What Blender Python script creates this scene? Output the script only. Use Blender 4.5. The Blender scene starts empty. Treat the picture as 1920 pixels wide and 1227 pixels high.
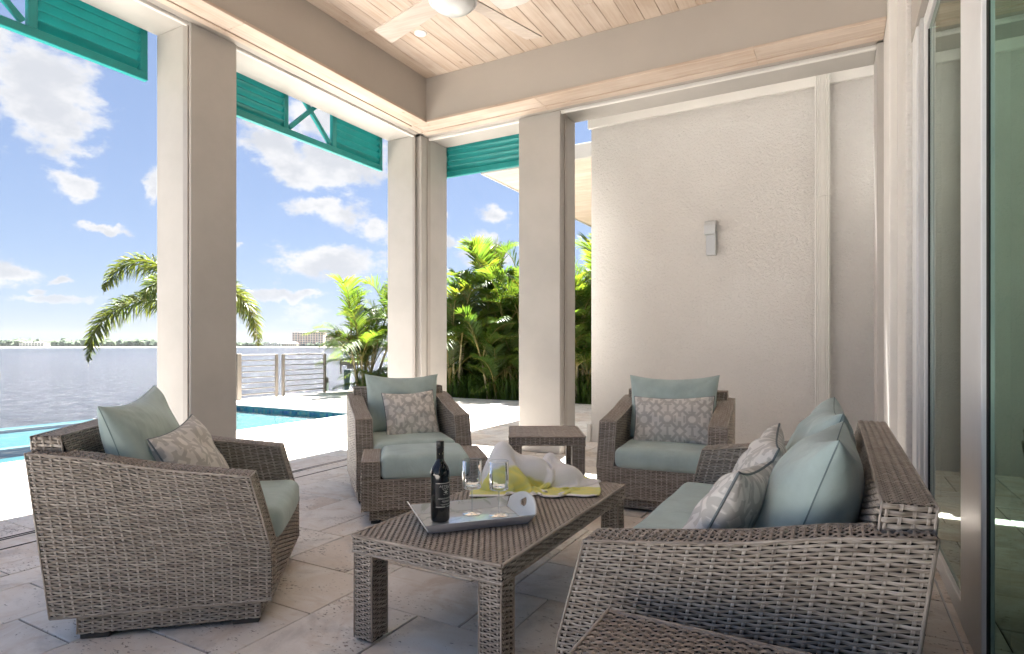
import bpy, bmesh, math, random
import numpy as np
from mathutils import Vector, Matrix
R = math.radians
random.seed(7); RNG = np.random.default_rng(7)
scene = bpy.context.scene
COL = scene.collection

# ------------------------------------------------------------------ camera, sky, sun, exposure
cam_d = bpy.data.cameras.new('camera'); cam = bpy.data.objects.new('camera', cam_d); COL.objects.link(cam)
cam.location = (0, 0, 1.12); cam.rotation_euler = (R(90), 0, R(28.75))
cam_d.sensor_width = 36; cam_d.lens = 20.87; cam_d.shift_y = 0.0185
cam_d.clip_start = 0.05; cam_d.clip_end = 20000
scene.camera = cam
SUN = Vector((-0.08, 0.42, 1.0)).normalized()          # towards the sun
sun_d = bpy.data.lights.new('sun', 'SUN'); sun_d.energy = 5.0; sun_d.angle = R(0.53); sun_d.color = (1.0, 0.97, 0.93)
sun = bpy.data.objects.new('sun', sun_d); COL.objects.link(sun)
sun.rotation_euler = SUN.to_track_quat('Z', 'Y').to_euler(); sun.location = (-3, 14, 30)
vs = scene.view_settings
vs.view_transform = 'Standard'; vs.look = 'None'; vs.gamma = 1.0; vs.use_curve_mapping = False
vs.exposure = 3.4
scene.cycles.use_denoising = True
scene.cycles.max_bounces = 14; scene.cycles.diffuse_bounces = 8; scene.cycles.glossy_bounces = 6
scene.cycles.transparent_max_bounces = 24; scene.cycles.transmission_bounces = 8
scene.cycles.caustics_reflective = False; scene.cycles.caustics_refractive = False
scene.cycles.sample_clamp_indirect = 8.0

class NT:                                              # small helper for node trees
    def __init__(s, tree): s.t = tree; s.n = tree.nodes; s.l = tree.links
    def new(s, kind, **kw):
        n = s.n.new(kind)
        for k, v in kw.items():
            if k == 'ins':
                for i, val in v.items():
                    s.put(n.inputs[i], val)
            else: setattr(n, k, v)
        return n
    def put(s, sock, val):
        if isinstance(val, bpy.types.NodeSocket): s.l.new(val, sock)
        elif isinstance(val, bpy.types.Node): s.l.new(val.outputs[0], sock)
        else: sock.default_value = val
    def m(s, op, a, b=0.0, c=0.0, clamp=False):
        n = s.new('ShaderNodeMath', operation=op, use_clamp=clamp, ins={0: a, 1: b, 2: c}); return n.outputs[0]
    def v(s, op, a, b=(0, 0, 0)):
        n = s.new('ShaderNodeVectorMath', operation=op); s.put(n.inputs[0], a)
        if op == 'SCALE': s.put(n.inputs['Scale'], b)
        else: s.put(n.inputs[1], b)
        return n.outputs['Value'] if op in ('LENGTH', 'DOT_PRODUCT', 'DISTANCE') else n.outputs[0]
    def mix(s, f, a, b, blend='MIX'):
        n = s.new('ShaderNodeMix', data_type='RGBA', blend_type=blend)
        s.put(n.inputs[0], f); s.put(n.inputs[6], a); s.put(n.inputs[7], b); return n.outputs[2]
    def noise(s, vec, scale, detail=4.0, rough=0.55, dist=0.0):
        n = s.new('ShaderNodeTexNoise'); s.put(n.inputs['Vector'], vec)
        n.inputs['Scale'].default_value = scale; n.inputs['Detail'].default_value = detail
        n.inputs['Roughness'].default_value = rough; n.inputs['Distortion'].default_value = dist
        return n.outputs[0]
    def step(s, x, lo, hi):
        n = s.new('ShaderNodeMapRange', interpolation_type='SMOOTHSTEP'); s.put(n.inputs[0], x)
        s.put(n.inputs[1], lo); s.put(n.inputs[2], hi); return n.outputs[0]
    def ramp(s, x, stops):
        n = s.new('ShaderNodeValToRGB'); s.put(n.inputs[0], x); e = n.color_ramp.elements
        while len(e) < len(stops): e.new(0.5)
        for i, (p, c) in enumerate(stops): e[i].position = p; e[i].color = tuple(c) + (1,)
        return n.outputs[0]
    def bump(s, h, strength, dist=0.01, normal=None):
        n = s.new('ShaderNodeBump'); n.inputs['Strength'].default_value = strength; n.inputs['Distance'].default_value = dist
        s.put(n.inputs['Height'], h)
        if normal is not None: s.put(n.inputs['Normal'], normal)
        return n.outputs[0]

world = bpy.data.worlds.new('World'); scene.world = world; world.use_nodes = True
W = NT(world.node_tree); W.n.clear()
sky = W.new('ShaderNodeTexSky', sky_type='NISHITA', sun_disc=False)
sky.sun_elevation = math.asin(SUN.z); sky.sun_rotation = math.atan2(SUN.x, SUN.y)
sky.air_density = 1.0; sky.dust_density = 0.4; sky.ozone_density = 2.0
tc = W.new('ShaderNodeTexCoord'); sep = W.new('ShaderNodeSeparateXYZ', ins={0: tc.outputs['Generated']})
az = W.m('ARCTAN2', sep.outputs[0], sep.outputs[1])
el = W.m('ARCSINE', sep.outputs[2])
p0 = W.new('ShaderNodeCombineXYZ', ins={0: az, 1: el, 2: 0.0}).outputs[0]
pd = tc.outputs['Generated']
nz = W.new('ShaderNodeTexNoise', ins={'Vector': pd, 'Scale': 16.0, 'Detail': 5.0, 'Roughness': 0.6})
warp = W.v('SCALE', W.v('SUBTRACT', nz.outputs[1], (0.5, 0.5, 0.5)), 0.055)
p1 = W.v('ADD', p0, warp)
CLOUDS = [(-1.176,0.312,0.074,0.066),(-1.140,0.216,0.028,0.019),(-1.206,0.098,0.026,0.012),(-1.107,0.162,0.039,0.007),(-1.151,0.087,0.015,0.006),(-1.175,0.072,0.014,0.006),(-1.162,0.061,0.049,0.008),(-1.047,0.229,0.013,0.020),(-0.882,0.310,0.049,0.045),(-0.782,0.285,0.085,0.033),(-0.815,0.222,0.051,0.016),(-0.731,0.187,0.036,0.024),(-0.798,0.137,0.091,0.028),(-0.863,0.081,0.060,0.009),(-0.538,0.214,0.025,0.017),(-0.616,0.217,0.012,0.008),(-0.611,0.172,0.020,0.010),(-0.551,0.159,0.049,0.024),(-0.931,0.156,0.007,0.006),(-0.815,0.348,0.050,0.030)]
acc = None
for a, e, wa, we in CLOUDS:
    q = W.v('MULTIPLY', W.v('SUBTRACT', p1, (a, e, 0)), (1 / (wa * 1.18), 1 / (we * 1.18), 0))
    f = W.m('SUBTRACT', 1.0, W.v('LENGTH', q))
    acc = f if acc is None else W.m('MAXIMUM', acc, f)
# a general field of the same fair-weather clouds all round the sky
plane = W.v('MULTIPLY', pd, (1, 1, 1))
flat = W.v('MULTIPLY', pd, (5.0, 5.0, 11.0))
gen = W.m('MULTIPLY', W.m('SUBTRACT', W.noise(flat, 1.0, 2.0, 0.5), 0.60), 5.0)
acc = W.m('MAXIMUM', acc, gen)
fine = W.noise(W.v('MULTIPLY', pd, (1, 1, 1.7)), 34.0, 7.0, 0.62)
fine2 = W.noise(W.v('MULTIPLY', pd, (1, 1, 1.5)), 11.0, 4.0, 0.6)
dens = W.m('ADD', acc, W.m('ADD', W.m('MULTIPLY', W.m('SUBTRACT', fine, 0.5), 1.3), W.m('MULTIPLY', W.m('SUBTRACT', fine2, 0.5), 1.1)))
mask = W.step(dens, 0.02, 0.50)
fade = W.step(el, -0.01, 0.09)
mask = W.m('MULTIPLY', mask, W.m('ADD', 0.30, W.m('MULTIPLY', fade, 0.66)))
up = W.v('ADD', pd, (0, 0, 0.030))
fine3 = W.noise(W.v('MULTIPLY', up, (1, 1, 1.7)), 15.0, 4.0, 0.55)
shade = W.step(W.m('ADD', W.m('MULTIPLY', dens, 0.35), fine3), 0.52, 0.86)
soft = W.new('ShaderNodeGamma', ins={0: sky.outputs[0], 1: 0.54})          # an even, slightly hazy midday blue
skycol = W.mix(1.0, soft.outputs[0], (0.478, 0.522, 0.648, 1), 'MULTIPLY')
cloudcol = W.mix(shade, (1.86, 1.86, 1.88, 1), (1.42, 1.46, 1.55, 1))
final = W.mix(mask, skycol, cloudcol)
bg = W.new('ShaderNodeBackground', ins={0: final, 1: 0.05})
wo = W.new('ShaderNodeOutputWorld', ins={0: bg.outputs[0]})

# ------------------------------------------------------------------ materials
def material(name):
    m = bpy.data.materials.new(name); m.use_nodes = True
    n = NT(m.node_tree); b = n.n['Principled BSDF']
    return m, n, b
def plain(name, col, rough=0.6, metal=0.0, spec=0.5, var=0.06, vscale=3.0, bump=0.0, bscale=80.0, bdist=0.004, coat=0.0):
    m, n, b = material(name)
    tc = n.new('ShaderNodeTexCoord'); oi = n.new('ShaderNodeObjectInfo')
    vec = n.v('ADD', tc.outputs['Object'], oi.outputs['Location'])
    f = n.noise(vec, vscale, 5.0, 0.6)
    lo = tuple(c * (1 - var) for c in col) + (1,); hi = tuple(min(1, c * (1 + var)) for c in col) + (1,)
    n.put(b.inputs['Base Color'], n.mix(n.step(f, 0.3, 0.7), lo, hi))
    b.inputs['Roughness'].default_value = rough; b.inputs['Metallic'].default_value = metal
    b.inputs['Specular IOR Level'].default_value = spec; b.inputs['Coat Weight'].default_value = coat
    if bump: n.put(b.inputs['Normal'], n.bump(n.noise(vec, bscale, 3.0, 0.6), bump, bdist))
    return m
def wicker(name, cols=((0.085, 0.064, 0.048), (0.235, 0.194, 0.156), (0.41, 0.357, 0.300), (0.63, 0.575, 0.51))):
    m, n, b = material(name)
    at = n.new('ShaderNodeAttribute', attribute_name='wuv'); oi = n.new('ShaderNodeObjectInfo')
    uv = n.v('ADD', at.outputs['Vector'], n.new('ShaderNodeCombineXYZ', ins={0: n.m('MULTIPLY', oi.outputs['Random'], 31.0), 1: 0.0, 2: 0.0}).outputs[0])
    f1 = n.noise(n.v('MULTIPLY', uv, (6.5, 1.9, 1)), 1.0, 2.0, 0.55)
    f2 = n.noise(n.v('MULTIPLY', uv, (26.0, 9.0, 1)), 1.0, 3.0, 0.6)
    f3 = n.noise(n.v('MULTIPLY', uv, (60.0, 34.0, 1)), 1.0, 2.0, 0.6)
    f = n.m('ADD', n.m('MULTIPLY', f1, 0.62), n.m('ADD', n.m('MULTIPLY', f2, 0.25), n.m('MULTIPLY', f3, 0.18)))
    stk = n.new('ShaderNodeSeparateXYZ', ins={0: at.outputs['Vector']}).outputs[2]
    f = n.m('ADD', f, n.m('MULTIPLY', stk, 0.06))
    n.put(b.inputs['Base Color'], n.ramp(f, [(0.30, cols[0]), (0.44, cols[1]), (0.56, cols[2]), (0.72, cols[3])]))
    b.inputs['Roughness'].default_value = 0.40; b.inputs['Specular IOR Level'].default_value = 0.5
    n.put(b.inputs['Normal'], n.bump(n.noise(n.v('MULTIPLY', uv, (9.0, 26.0, 1)), 1.0, 2.0), 0.25, 0.002))
    return m
def fabric(name, col, var=0.10):
    m, n, b = material(name)
    tc = n.new('ShaderNodeTexCoord'); oi = n.new('ShaderNodeObjectInfo')
    vec = n.v('ADD', tc.outputs['Object'], oi.outputs['Location'])
    f = n.noise(vec, 5.0, 4.0, 0.6); g = n.noise(n.v('MULTIPLY', vec, (60, 60, 240)), 1.0, 2.0)
    c = n.mix(n.step(f, 0.3, 0.7), tuple(x * (1 - var) for x in col) + (1,), tuple(x * (1 + var) for x in col) + (1,))
    n.put(b.inputs['Base Color'], n.mix(n.m('MULTIPLY', g, 0.14), c, tuple(x * 1.35 for x in col) + (1,)))
    b.inputs['Roughness'].default_value = 0.72; b.inputs['Sheen Weight'].default_value = 0.25; b.inputs['Sheen Roughness'].default_value = 0.5
    b.inputs['Specular IOR Level'].default_value = 0.25
    wr = n.noise(n.v('MULTIPLY', vec, (7, 7, 4)), 1.0, 3.0, 0.55, 0.6)
    weave = n.noise(vec, 420.0, 1.0)
    n.put(b.inputs['Normal'], n.bump(weave, 0.16, 0.001, n.bump(wr, 0.55, 0.022)))
    return m
def printed(name):                                     # woven print carried by a colour attribute
    m, n, b = material(name)
    at = n.new('ShaderNodeAttribute', attribute_name='print'); tc = n.new('ShaderNodeTexCoord')
    g = n.noise(tc.outputs['Object'], 160.0, 2.0)
    n.put(b.inputs['Base Color'], n.mix(n.m('MULTIPLY', g, 0.22), at.outputs['Color'], (0.62, 0.60, 0.56, 1)))
    b.inputs['Roughness'].default_value = 0.78; b.inputs['Sheen Weight'].default_value = 0.2
    b.inputs['Specular IOR Level'].default_value = 0.2
    n.put(b.inputs['Normal'], n.bump(n.noise(tc.outputs['Object'], 500.0, 1.0), 0.10, 0.001, n.bump(n.noise(tc.outputs['Object'], 9.0, 3.0, 0.5, 0.5), 0.3, 0.015)))
    return m
def travertine(name, joined):
    m, n, b = material(name)
    geo = n.new('ShaderNodeNewGeometry'); pos = geo.outputs['Position']
    if joined: rnd = n.new('ShaderNodeAttribute', attribute_name='piece').outputs['Fac']
    else: rnd = n.new('ShaderNodeObjectInfo').outputs['Random']
    off = n.new('ShaderNodeCombineXYZ', ins={0: n.m('MULTIPLY', rnd, 57.0), 1: n.m('MULTIPLY', rnd, 91.0), 2: n.m('MULTIPLY', rnd, 13.0)}).outputs[0]
    vec = n.v('ADD', pos, off)
    cloud = n.noise(vec, 3.4, 6.0, 0.62, 0.7); vein = n.noise(n.v('MULTIPLY', vec, (3.0, 14.0, 3.0)), 1.0, 4.0, 0.6, 0.4)
    tone = n.ramp(rnd, [(0.0, (0.66, 0.60, 0.53)), (0.18, (0.78, 0.735, 0.675)), (0.38, (0.64, 0.62, 0.60)), (0.55, (0.80, 0.74, 0.67)), (0.74, (0.70, 0.615, 0.53)), (1.0, (0.82, 0.79, 0.745))])
    c = n.mix(n.m('MULTIPLY', n.step(cloud, 0.40, 0.66), 0.8), tone, (0.84, 0.815, 0.78, 1))
    c = n.mix(n.m('MULTIPLY', n.step(n.noise(vec, 2.3, 6.0, 0.68, 0.9), 0.49, 0.66), 0.66), c, (0.56, 0.45, 0.36, 1))
    c = n.mix(n.m('MULTIPLY', n.step(n.noise(n.v('ADD', vec, (7.3, 2.1, 4.0)), 3.1, 6.0, 0.66, 0.6), 0.51, 0.68), 0.55), c, (0.44, 0.42, 0.40, 1))
    c = n.mix(n.m('MULTIPLY', n.step(vein, 0.56, 0.68), 0.40), c, (0.60, 0.50, 0.40, 1))
    c = n.mix(n.m('MULTIPLY', n.noise(vec, 55.0, 3.0, 0.7), 0.14), c, (0.40, 0.35, 0.31, 1))
    pits = n.noise(n.v('MULTIPLY', vec, (40, 75, 50)), 1.0, 3.0, 0.65); zone = n.noise(vec, 4.0, 3.0)
    pit = n.step(n.m('ADD', pits, n.m('MULTIPLY', zone, 0.45)), 0.86, 0.92)
    c = n.mix(n.m('MULTIPLY', pit, 0.8), c, (0.16, 0.125, 0.10, 1))
    n.put(b.inputs['Base Color'], c)
    n.put(b.inputs['Roughness'], n.m('ADD', 0.42, n.m('MULTIPLY', cloud, 0.3)))
    h = n.m('SUBTRACT', n.m('MULTIPLY', n.noise(vec, 40.0, 4.0), 0.25), pit)
    n.put(b.inputs['Normal'], n.bump(h, 0.45, 0.004))
    return m
def wood(name, axis, light=(0.535, 0.452, 0.386), dark=(0.435, 0.335, 0.26)):
    m, n, b = material(name)
    geo = n.new('ShaderNodeNewGeometry'); oi = n.new('ShaderNodeObjectInfo'); r = oi.outputs['Random']
    off = n.new('ShaderNodeCombineXYZ', ins={0: n.m('MULTIPLY', r, 47.0), 1: n.m('MULTIPLY', r, 23.0), 2: n.m('MULTIPLY', r, 71.0)}).outputs[0]
    vec = n.v('ADD', geo.outputs['Position'], off)
    st = [26.0, 26.0, 26.0]; st[axis] = 1.3
    st2 = [110.0, 110.0, 110.0]; st2[axis] = 3.0
    g = n.noise(n.v('MULTIPLY', vec, tuple(st)), 1.0, 4.0, 0.6, 0.8); g2 = n.noise(n.v('MULTIPLY', vec, tuple(st2)), 1.0, 2.0)
    f = n.m('ADD', n.m('MULTIPLY', g, 0.7), n.m('MULTIPLY', g2, 0.3))
    c = n.mix(n.step(f, 0.36, 0.66), light + (1,), dark + (1,))
    c = n.mix(n.m('MULTIPLY', n.step(n.noise(vec, 2.2, 3.0), 0.4, 0.7), 0.45), c, (0.67, 0.59, 0.51, 1))
    c = n.mix(n.m('MULTIPLY', r, 0.42), c, n.mix(0.5, c, (0.50, 0.36, 0.25, 1)))
    kv = [4.6, 4.6, 4.6]; kv[axis] = 1.9
    vo = n.new('ShaderNodeTexVoronoi'); n.put(vo.inputs['Vector'], n.v('MULTIPLY', vec, tuple(kv))); vo.inputs['Scale'].default_value = 1.0
    knot = n.step(vo.outputs['Distance'], 0.075, 0.025)
    c = n.mix(n.m('MULTIPLY', knot, 0.55), c, (0.22, 0.13, 0.08, 1))
    n.put(b.inputs['Base Color'], c); b.inputs['Roughness'].default_value = 0.6
    n.put(b.inputs['Normal'], n.bump(f, 0.12, 0.003))
    return m
def glass_thin(name, tint, ior=1.5, rough=0.0, dirt=0.0):
    m = bpy.data.materials.new(name); m.use_nodes = True; n = NT(m.node_tree); n.n.clear()
    fr = n.new('ShaderNodeFresnel', ins={0: ior}); tr = n.new('ShaderNodeBsdfTransparent', ins={0: tint + (1,)})
    gl = n.new('ShaderNodeBsdfGlossy', ins={0: (1, 1, 1, 1), 'Roughness': rough})
    mx = n.new('ShaderNodeMixShader', ins={0: fr.outputs[0], 1: tr.outputs[0], 2: gl.outputs[0]})
    n.new('ShaderNodeOutputMaterial', ins={0: mx.outputs[0]})
    return m, n, gl, fr
def leaf(name, cols, trans=0.60):
    m = bpy.data.materials.new(name); m.use_nodes = True; n = NT(m.node_tree); b = n.n['Principled BSDF']
    at = n.new('ShaderNodeAttribute', attribute_name='wuv'); oi = n.new('ShaderNodeObjectInfo')
    s = n.new('ShaderNodeSeparateXYZ', ins={0: at.outputs['Vector']})
    f = n.m('ADD', n.m('MULTIPLY', s.outputs[0], 0.55), n.m('MULTIPLY', oi.outputs['Random'], 0.45))
    c = n.ramp(f, [(i / (len(cols) - 1), k) for i, k in enumerate(cols)])
    tip = n.m('MULTIPLY', n.step(s.outputs[1], 0.72, 1.0), n.m('MULTIPLY', n.step(s.outputs[0], 0.55, 0.95), 0.6))
    c = n.mix(tip, c, (0.20, 0.16, 0.04, 1))
    n.put(b.inputs['Base Color'], c); b.inputs['Roughness'].default_value = 0.42; b.inputs['Specular IOR Level'].default_value = 0.4
    tl = n.new('ShaderNodeBsdfTranslucent'); n.put(tl.inputs[0], n.mix(1.0, c, (1.55, 1.50, 0.55, 1), 'MULTIPLY'))
    mx = n.new('ShaderNodeMixShader', ins={0: trans, 1: b.outputs[0], 2: tl.outputs[0]})
    n.put(n.n['Material Output'].inputs[0], mx.outputs[0])
    return m

M = {}
M['wicker'] = wicker('wicker_strand')
M['wicker_even'] = wicker('wicker_strand_even', ((0.16, 0.128, 0.104), (0.265, 0.223, 0.186), (0.355, 0.307, 0.262), (0.49, 0.44, 0.385)))
M['wicker_shade'] = plain('wicker_shade', (0.030, 0.024, 0.019), 0.8, var=0.2)  # near-black colour stands in for the shade inside the weave
M['aqua'] = fabric('aqua_canvas', (0.41, 0.515, 0.495))
M['seam'] = plain('seam_thread', (0.20, 0.27, 0.27), 0.8)
M['piping'] = plain('grey_piping', (0.17, 0.20, 0.205), 0.8)
M['print'] = printed('lattice_print')
M['towel'] = printed('towel_print')
M['tile'] = travertine('travertine', False)
M['tile_joined'] = travertine('travertine_far', True)
M['grout'] = plain('grout', (0.10, 0.085, 0.07), 0.9, var=0.25)
M['cream'] = plain('cream_paint', (0.415, 0.398, 0.372), 0.55, var=0.055, vscale=2.0, bump=0.12, bscale=60.0)
M['white'] = plain('white_paint', (0.70, 0.685, 0.655), 0.5, var=0.03, bump=0.08)
M['taupe'] = plain('taupe_paint', (0.412, 0.382, 0.346), 0.6, var=0.03, vscale=1.5, bump=0.1)
M['track'] = plain('screen_track', (0.36, 0.33, 0.30), 0.45, metal=0.2)
M['dark'] = plain('dark_gap', (0.03, 0.028, 0.025), 0.8)
M['alu'] = plain('grey_aluminium', (0.52, 0.53, 0.53), 0.38, metal=0.35, var=0.04)
M['alu_white'] = plain('white_aluminium', (0.74, 0.75, 0.75), 0.35, metal=0.1, var=0.03)
M['steel'] = plain('railing_steel', (0.20, 0.18, 0.155), 0.4, metal=0.4, var=0.1)
M['teal'] = plain('teal_paint', (0.005, 0.245, 0.238), 0.38, var=0.08, vscale=6.0, bump=0.06)
M['fan_white'] = plain('fan_white', (0.78, 0.77, 0.75), 0.35, var=0.02)
M['fan_wood'] = wood('fan_blade_wood', 0, (0.56, 0.50, 0.45), (0.44, 0.37, 0.32))
M['plank_y'] = wood('cypress_y', 1); M['plank_x'] = wood('cypress_x', 0)
M['glass_drink'], _n, _g, _f = glass_thin('clear_glass', (0.885, 0.925, 0.95), 1.5)
M['glass_door'], _n, _g, _f = glass_thin('green_door_glass', (0.66, 0.88, 0.80), 2.3); _g.inputs[0].default_value = (0.88, 1.0, 0.92, 1)
M['glass_green'], _n, _g, _f = glass_thin('deep_green_door_glass', (0.45, 0.80, 0.68), 2.3); _g.inputs[0].default_value = (0.66, 0.98, 0.82, 1)
M['bottle'] = plain('black_bottle', (0.006, 0.006, 0.007), 0.07, spec=0.6, var=0.0)
M['label'] = plain('black_label', (0.012, 0.012, 0.014), 0.5, var=0.05)
M['ink'] = plain('silver_ink', (0.62, 0.61, 0.57), 0.4)
M['cap'] = plain('black_capsule', (0.008, 0.008, 0.009), 0.28, var=0.0)
M['gold'] = plain('gold_print', (0.75, 0.62, 0.33), 0.4)
M['tray_side'] = plain('tray_outside', (0.44, 0.45, 0.50), 0.3, var=0.05)
M['rubber'] = plain('rubber_foot', (0.05, 0.045, 0.04), 0.7)
M['room'] = plain('interior_plaster', (0.78, 0.77, 0.74), 0.8)
M['soil'] = plain('soil_mulch', (0.06, 0.045, 0.032), 0.95, var=0.4, vscale=14, bump=0.8, bscale=40, bdist=0.03)
M['concrete'] = plain('seawall_concrete', (0.42, 0.40, 0.37), 0.8, var=0.15, bump=0.3)
M['plaster'] = plain('pool_plaster', (0.006, 0.042, 0.047), 0.6, var=0.08, vscale=1.2)
M['pile'] = plain('dock_piling', (0.12, 0.155, 0.13), 0.8, var=0.3, vscale=5)
M['frond'] = leaf('areca_leaf', [(0.048, 0.104, 0.024), (0.056, 0.110, 0.024), (0.068, 0.114, 0.022), (0.080, 0.114, 0.022), (0.115, 0.102, 0.024)])
M['foxtail'] = leaf('foxtail_leaf', [(0.066, 0.115, 0.028), (0.088, 0.128, 0.032), (0.115, 0.134, 0.040), (0.15, 0.13, 0.055)], 0.4)
M['petiole'] = plain('yellow_petiole', (0.17, 0.14, 0.028), 0.5, var=0.35, vscale=4)
M['cane'] = plain('palm_cane', (0.22, 0.19, 0.10), 0.7, var=0.4, vscale=9)
M['dead'] = plain('dry_leaf', (0.23, 0.15, 0.07), 0.8, var=0.3)
m, n, b = material('stucco'); M['stucco'] = m
geo = n.new('ShaderNodeNewGeometry'); P = geo.outputs['Position']
h = n.m('ADD', n.noise(P, 40.0, 3.0, 0.6, 0.5), n.m('MULTIPLY', n.noise(P, 130.0, 2.0), 0.4))
n.put(b.inputs['Base Color'], n.mix(n.step(n.noise(P, 1.3, 5.0, 0.6), 0.3, 0.7), (0.69, 0.668, 0.64, 1), (0.73, 0.713, 0.688, 1)))
b.inputs['Roughness'].default_value = 0.85; n.put(b.inputs['Normal'], n.bump(h, 0.9, 0.020))
m, n, b = material('lake_water'); M['lake'] = m
geo = n.new('ShaderNodeNewGeometry'); P = geo.outputs['Position']
w1 = n.noise(n.v('MULTIPLY', P, (0.55, 0.95, 1)), 1.0, 6.0, 0.62, 0.3); w2 = n.noise(n.v('MULTIPLY', P, (0.05, 0.09, 1)), 1.0, 4.0, 0.6)
b.inputs['Base Color'].default_value = (0.020, 0.021, 0.026, 1)
b.inputs['Roughness'].default_value = 0.16; b.inputs['IOR'].default_value = 1.33
n.put(b.inputs['Normal'], n.bump(n.m('ADD', w1, n.m('MULTIPLY', w2, 0.8)), 1.0, 0.9))
m, n, gl, fr = glass_thin('pool_water', (0.72, 0.96, 0.97), 1.13); M['poolwater'] = m
geo = n.new('ShaderNodeNewGeometry'); P = geo.outputs['Position']
nb = n.bump(n.noise(P, 3.0, 3.0, 0.55, 0.5), 0.30, 0.05); n.put(gl.inputs['Normal'], nb); n.put(fr.inputs['Normal'], nb)
m, n, b = material('pool_mosaic'); M['mosaic'] = m
geo = n.new('ShaderNodeNewGeometry'); P = geo.outputs['Position']
cell = n.v('FLOOR', n.v('MULTIPLY', n.v('ADD', P, (0.003, 0.003, 0.003)), (20.0, 20.0, 20.0)))
wn = n.new('ShaderNodeTexWhiteNoise', noise_dimensions='3D', ins={0: cell})
fr_ = n.v('FRACTION', n.v('MULTIPLY', P, (20.0, 20.0, 20.0)))
n.put(b.inputs['Base Color'], n.ramp(wn.outputs[0], [(0.0, (0.015, 0.10, 0.22)), (0.3, (0.03, 0.22, 0.36)), (0.55, (0.07, 0.33, 0.38)), (0.8, (0.20, 0.33, 0.30)), (1.0, (0.02, 0.13, 0.38))]))
b.inputs['Roughness'].default_value = 0.2
m, n, b = material('brushed_tray'); M['tray'] = m
tc = n.new('ShaderNodeTexCoord'); f = n.noise(tc.outputs['Object'], 11.0, 4.0, 0.6, 1.5)
n.put(b.inputs['Base Color'], n.mix(n.step(f, 0.50, 0.62), (0.70, 0.75, 0.77, 1), (0.50, 0.57, 0.55, 1)))
b.inputs['Roughness'].default_value = 0.10; b.inputs['Specular IOR Level'].default_value = 0.8; b.inputs['Coat Weight'].default_value = 0.8; b.inputs['Coat Roughness'].default_value = 0.04
m, n, b = material('far_leaf'); M['far_leaf'] = m
geo = n.new('ShaderNodeNewGeometry'); f = n.noise(geo.outputs['Position'], 0.12, 5.0)
n.put(b.inputs['Base Color'], n.mix(n.step(f, 0.35, 0.65), (0.03, 0.055, 0.03, 1), (0.07, 0.095, 0.05, 1))); b.inputs['Roughness'].default_value = 0.9
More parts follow.
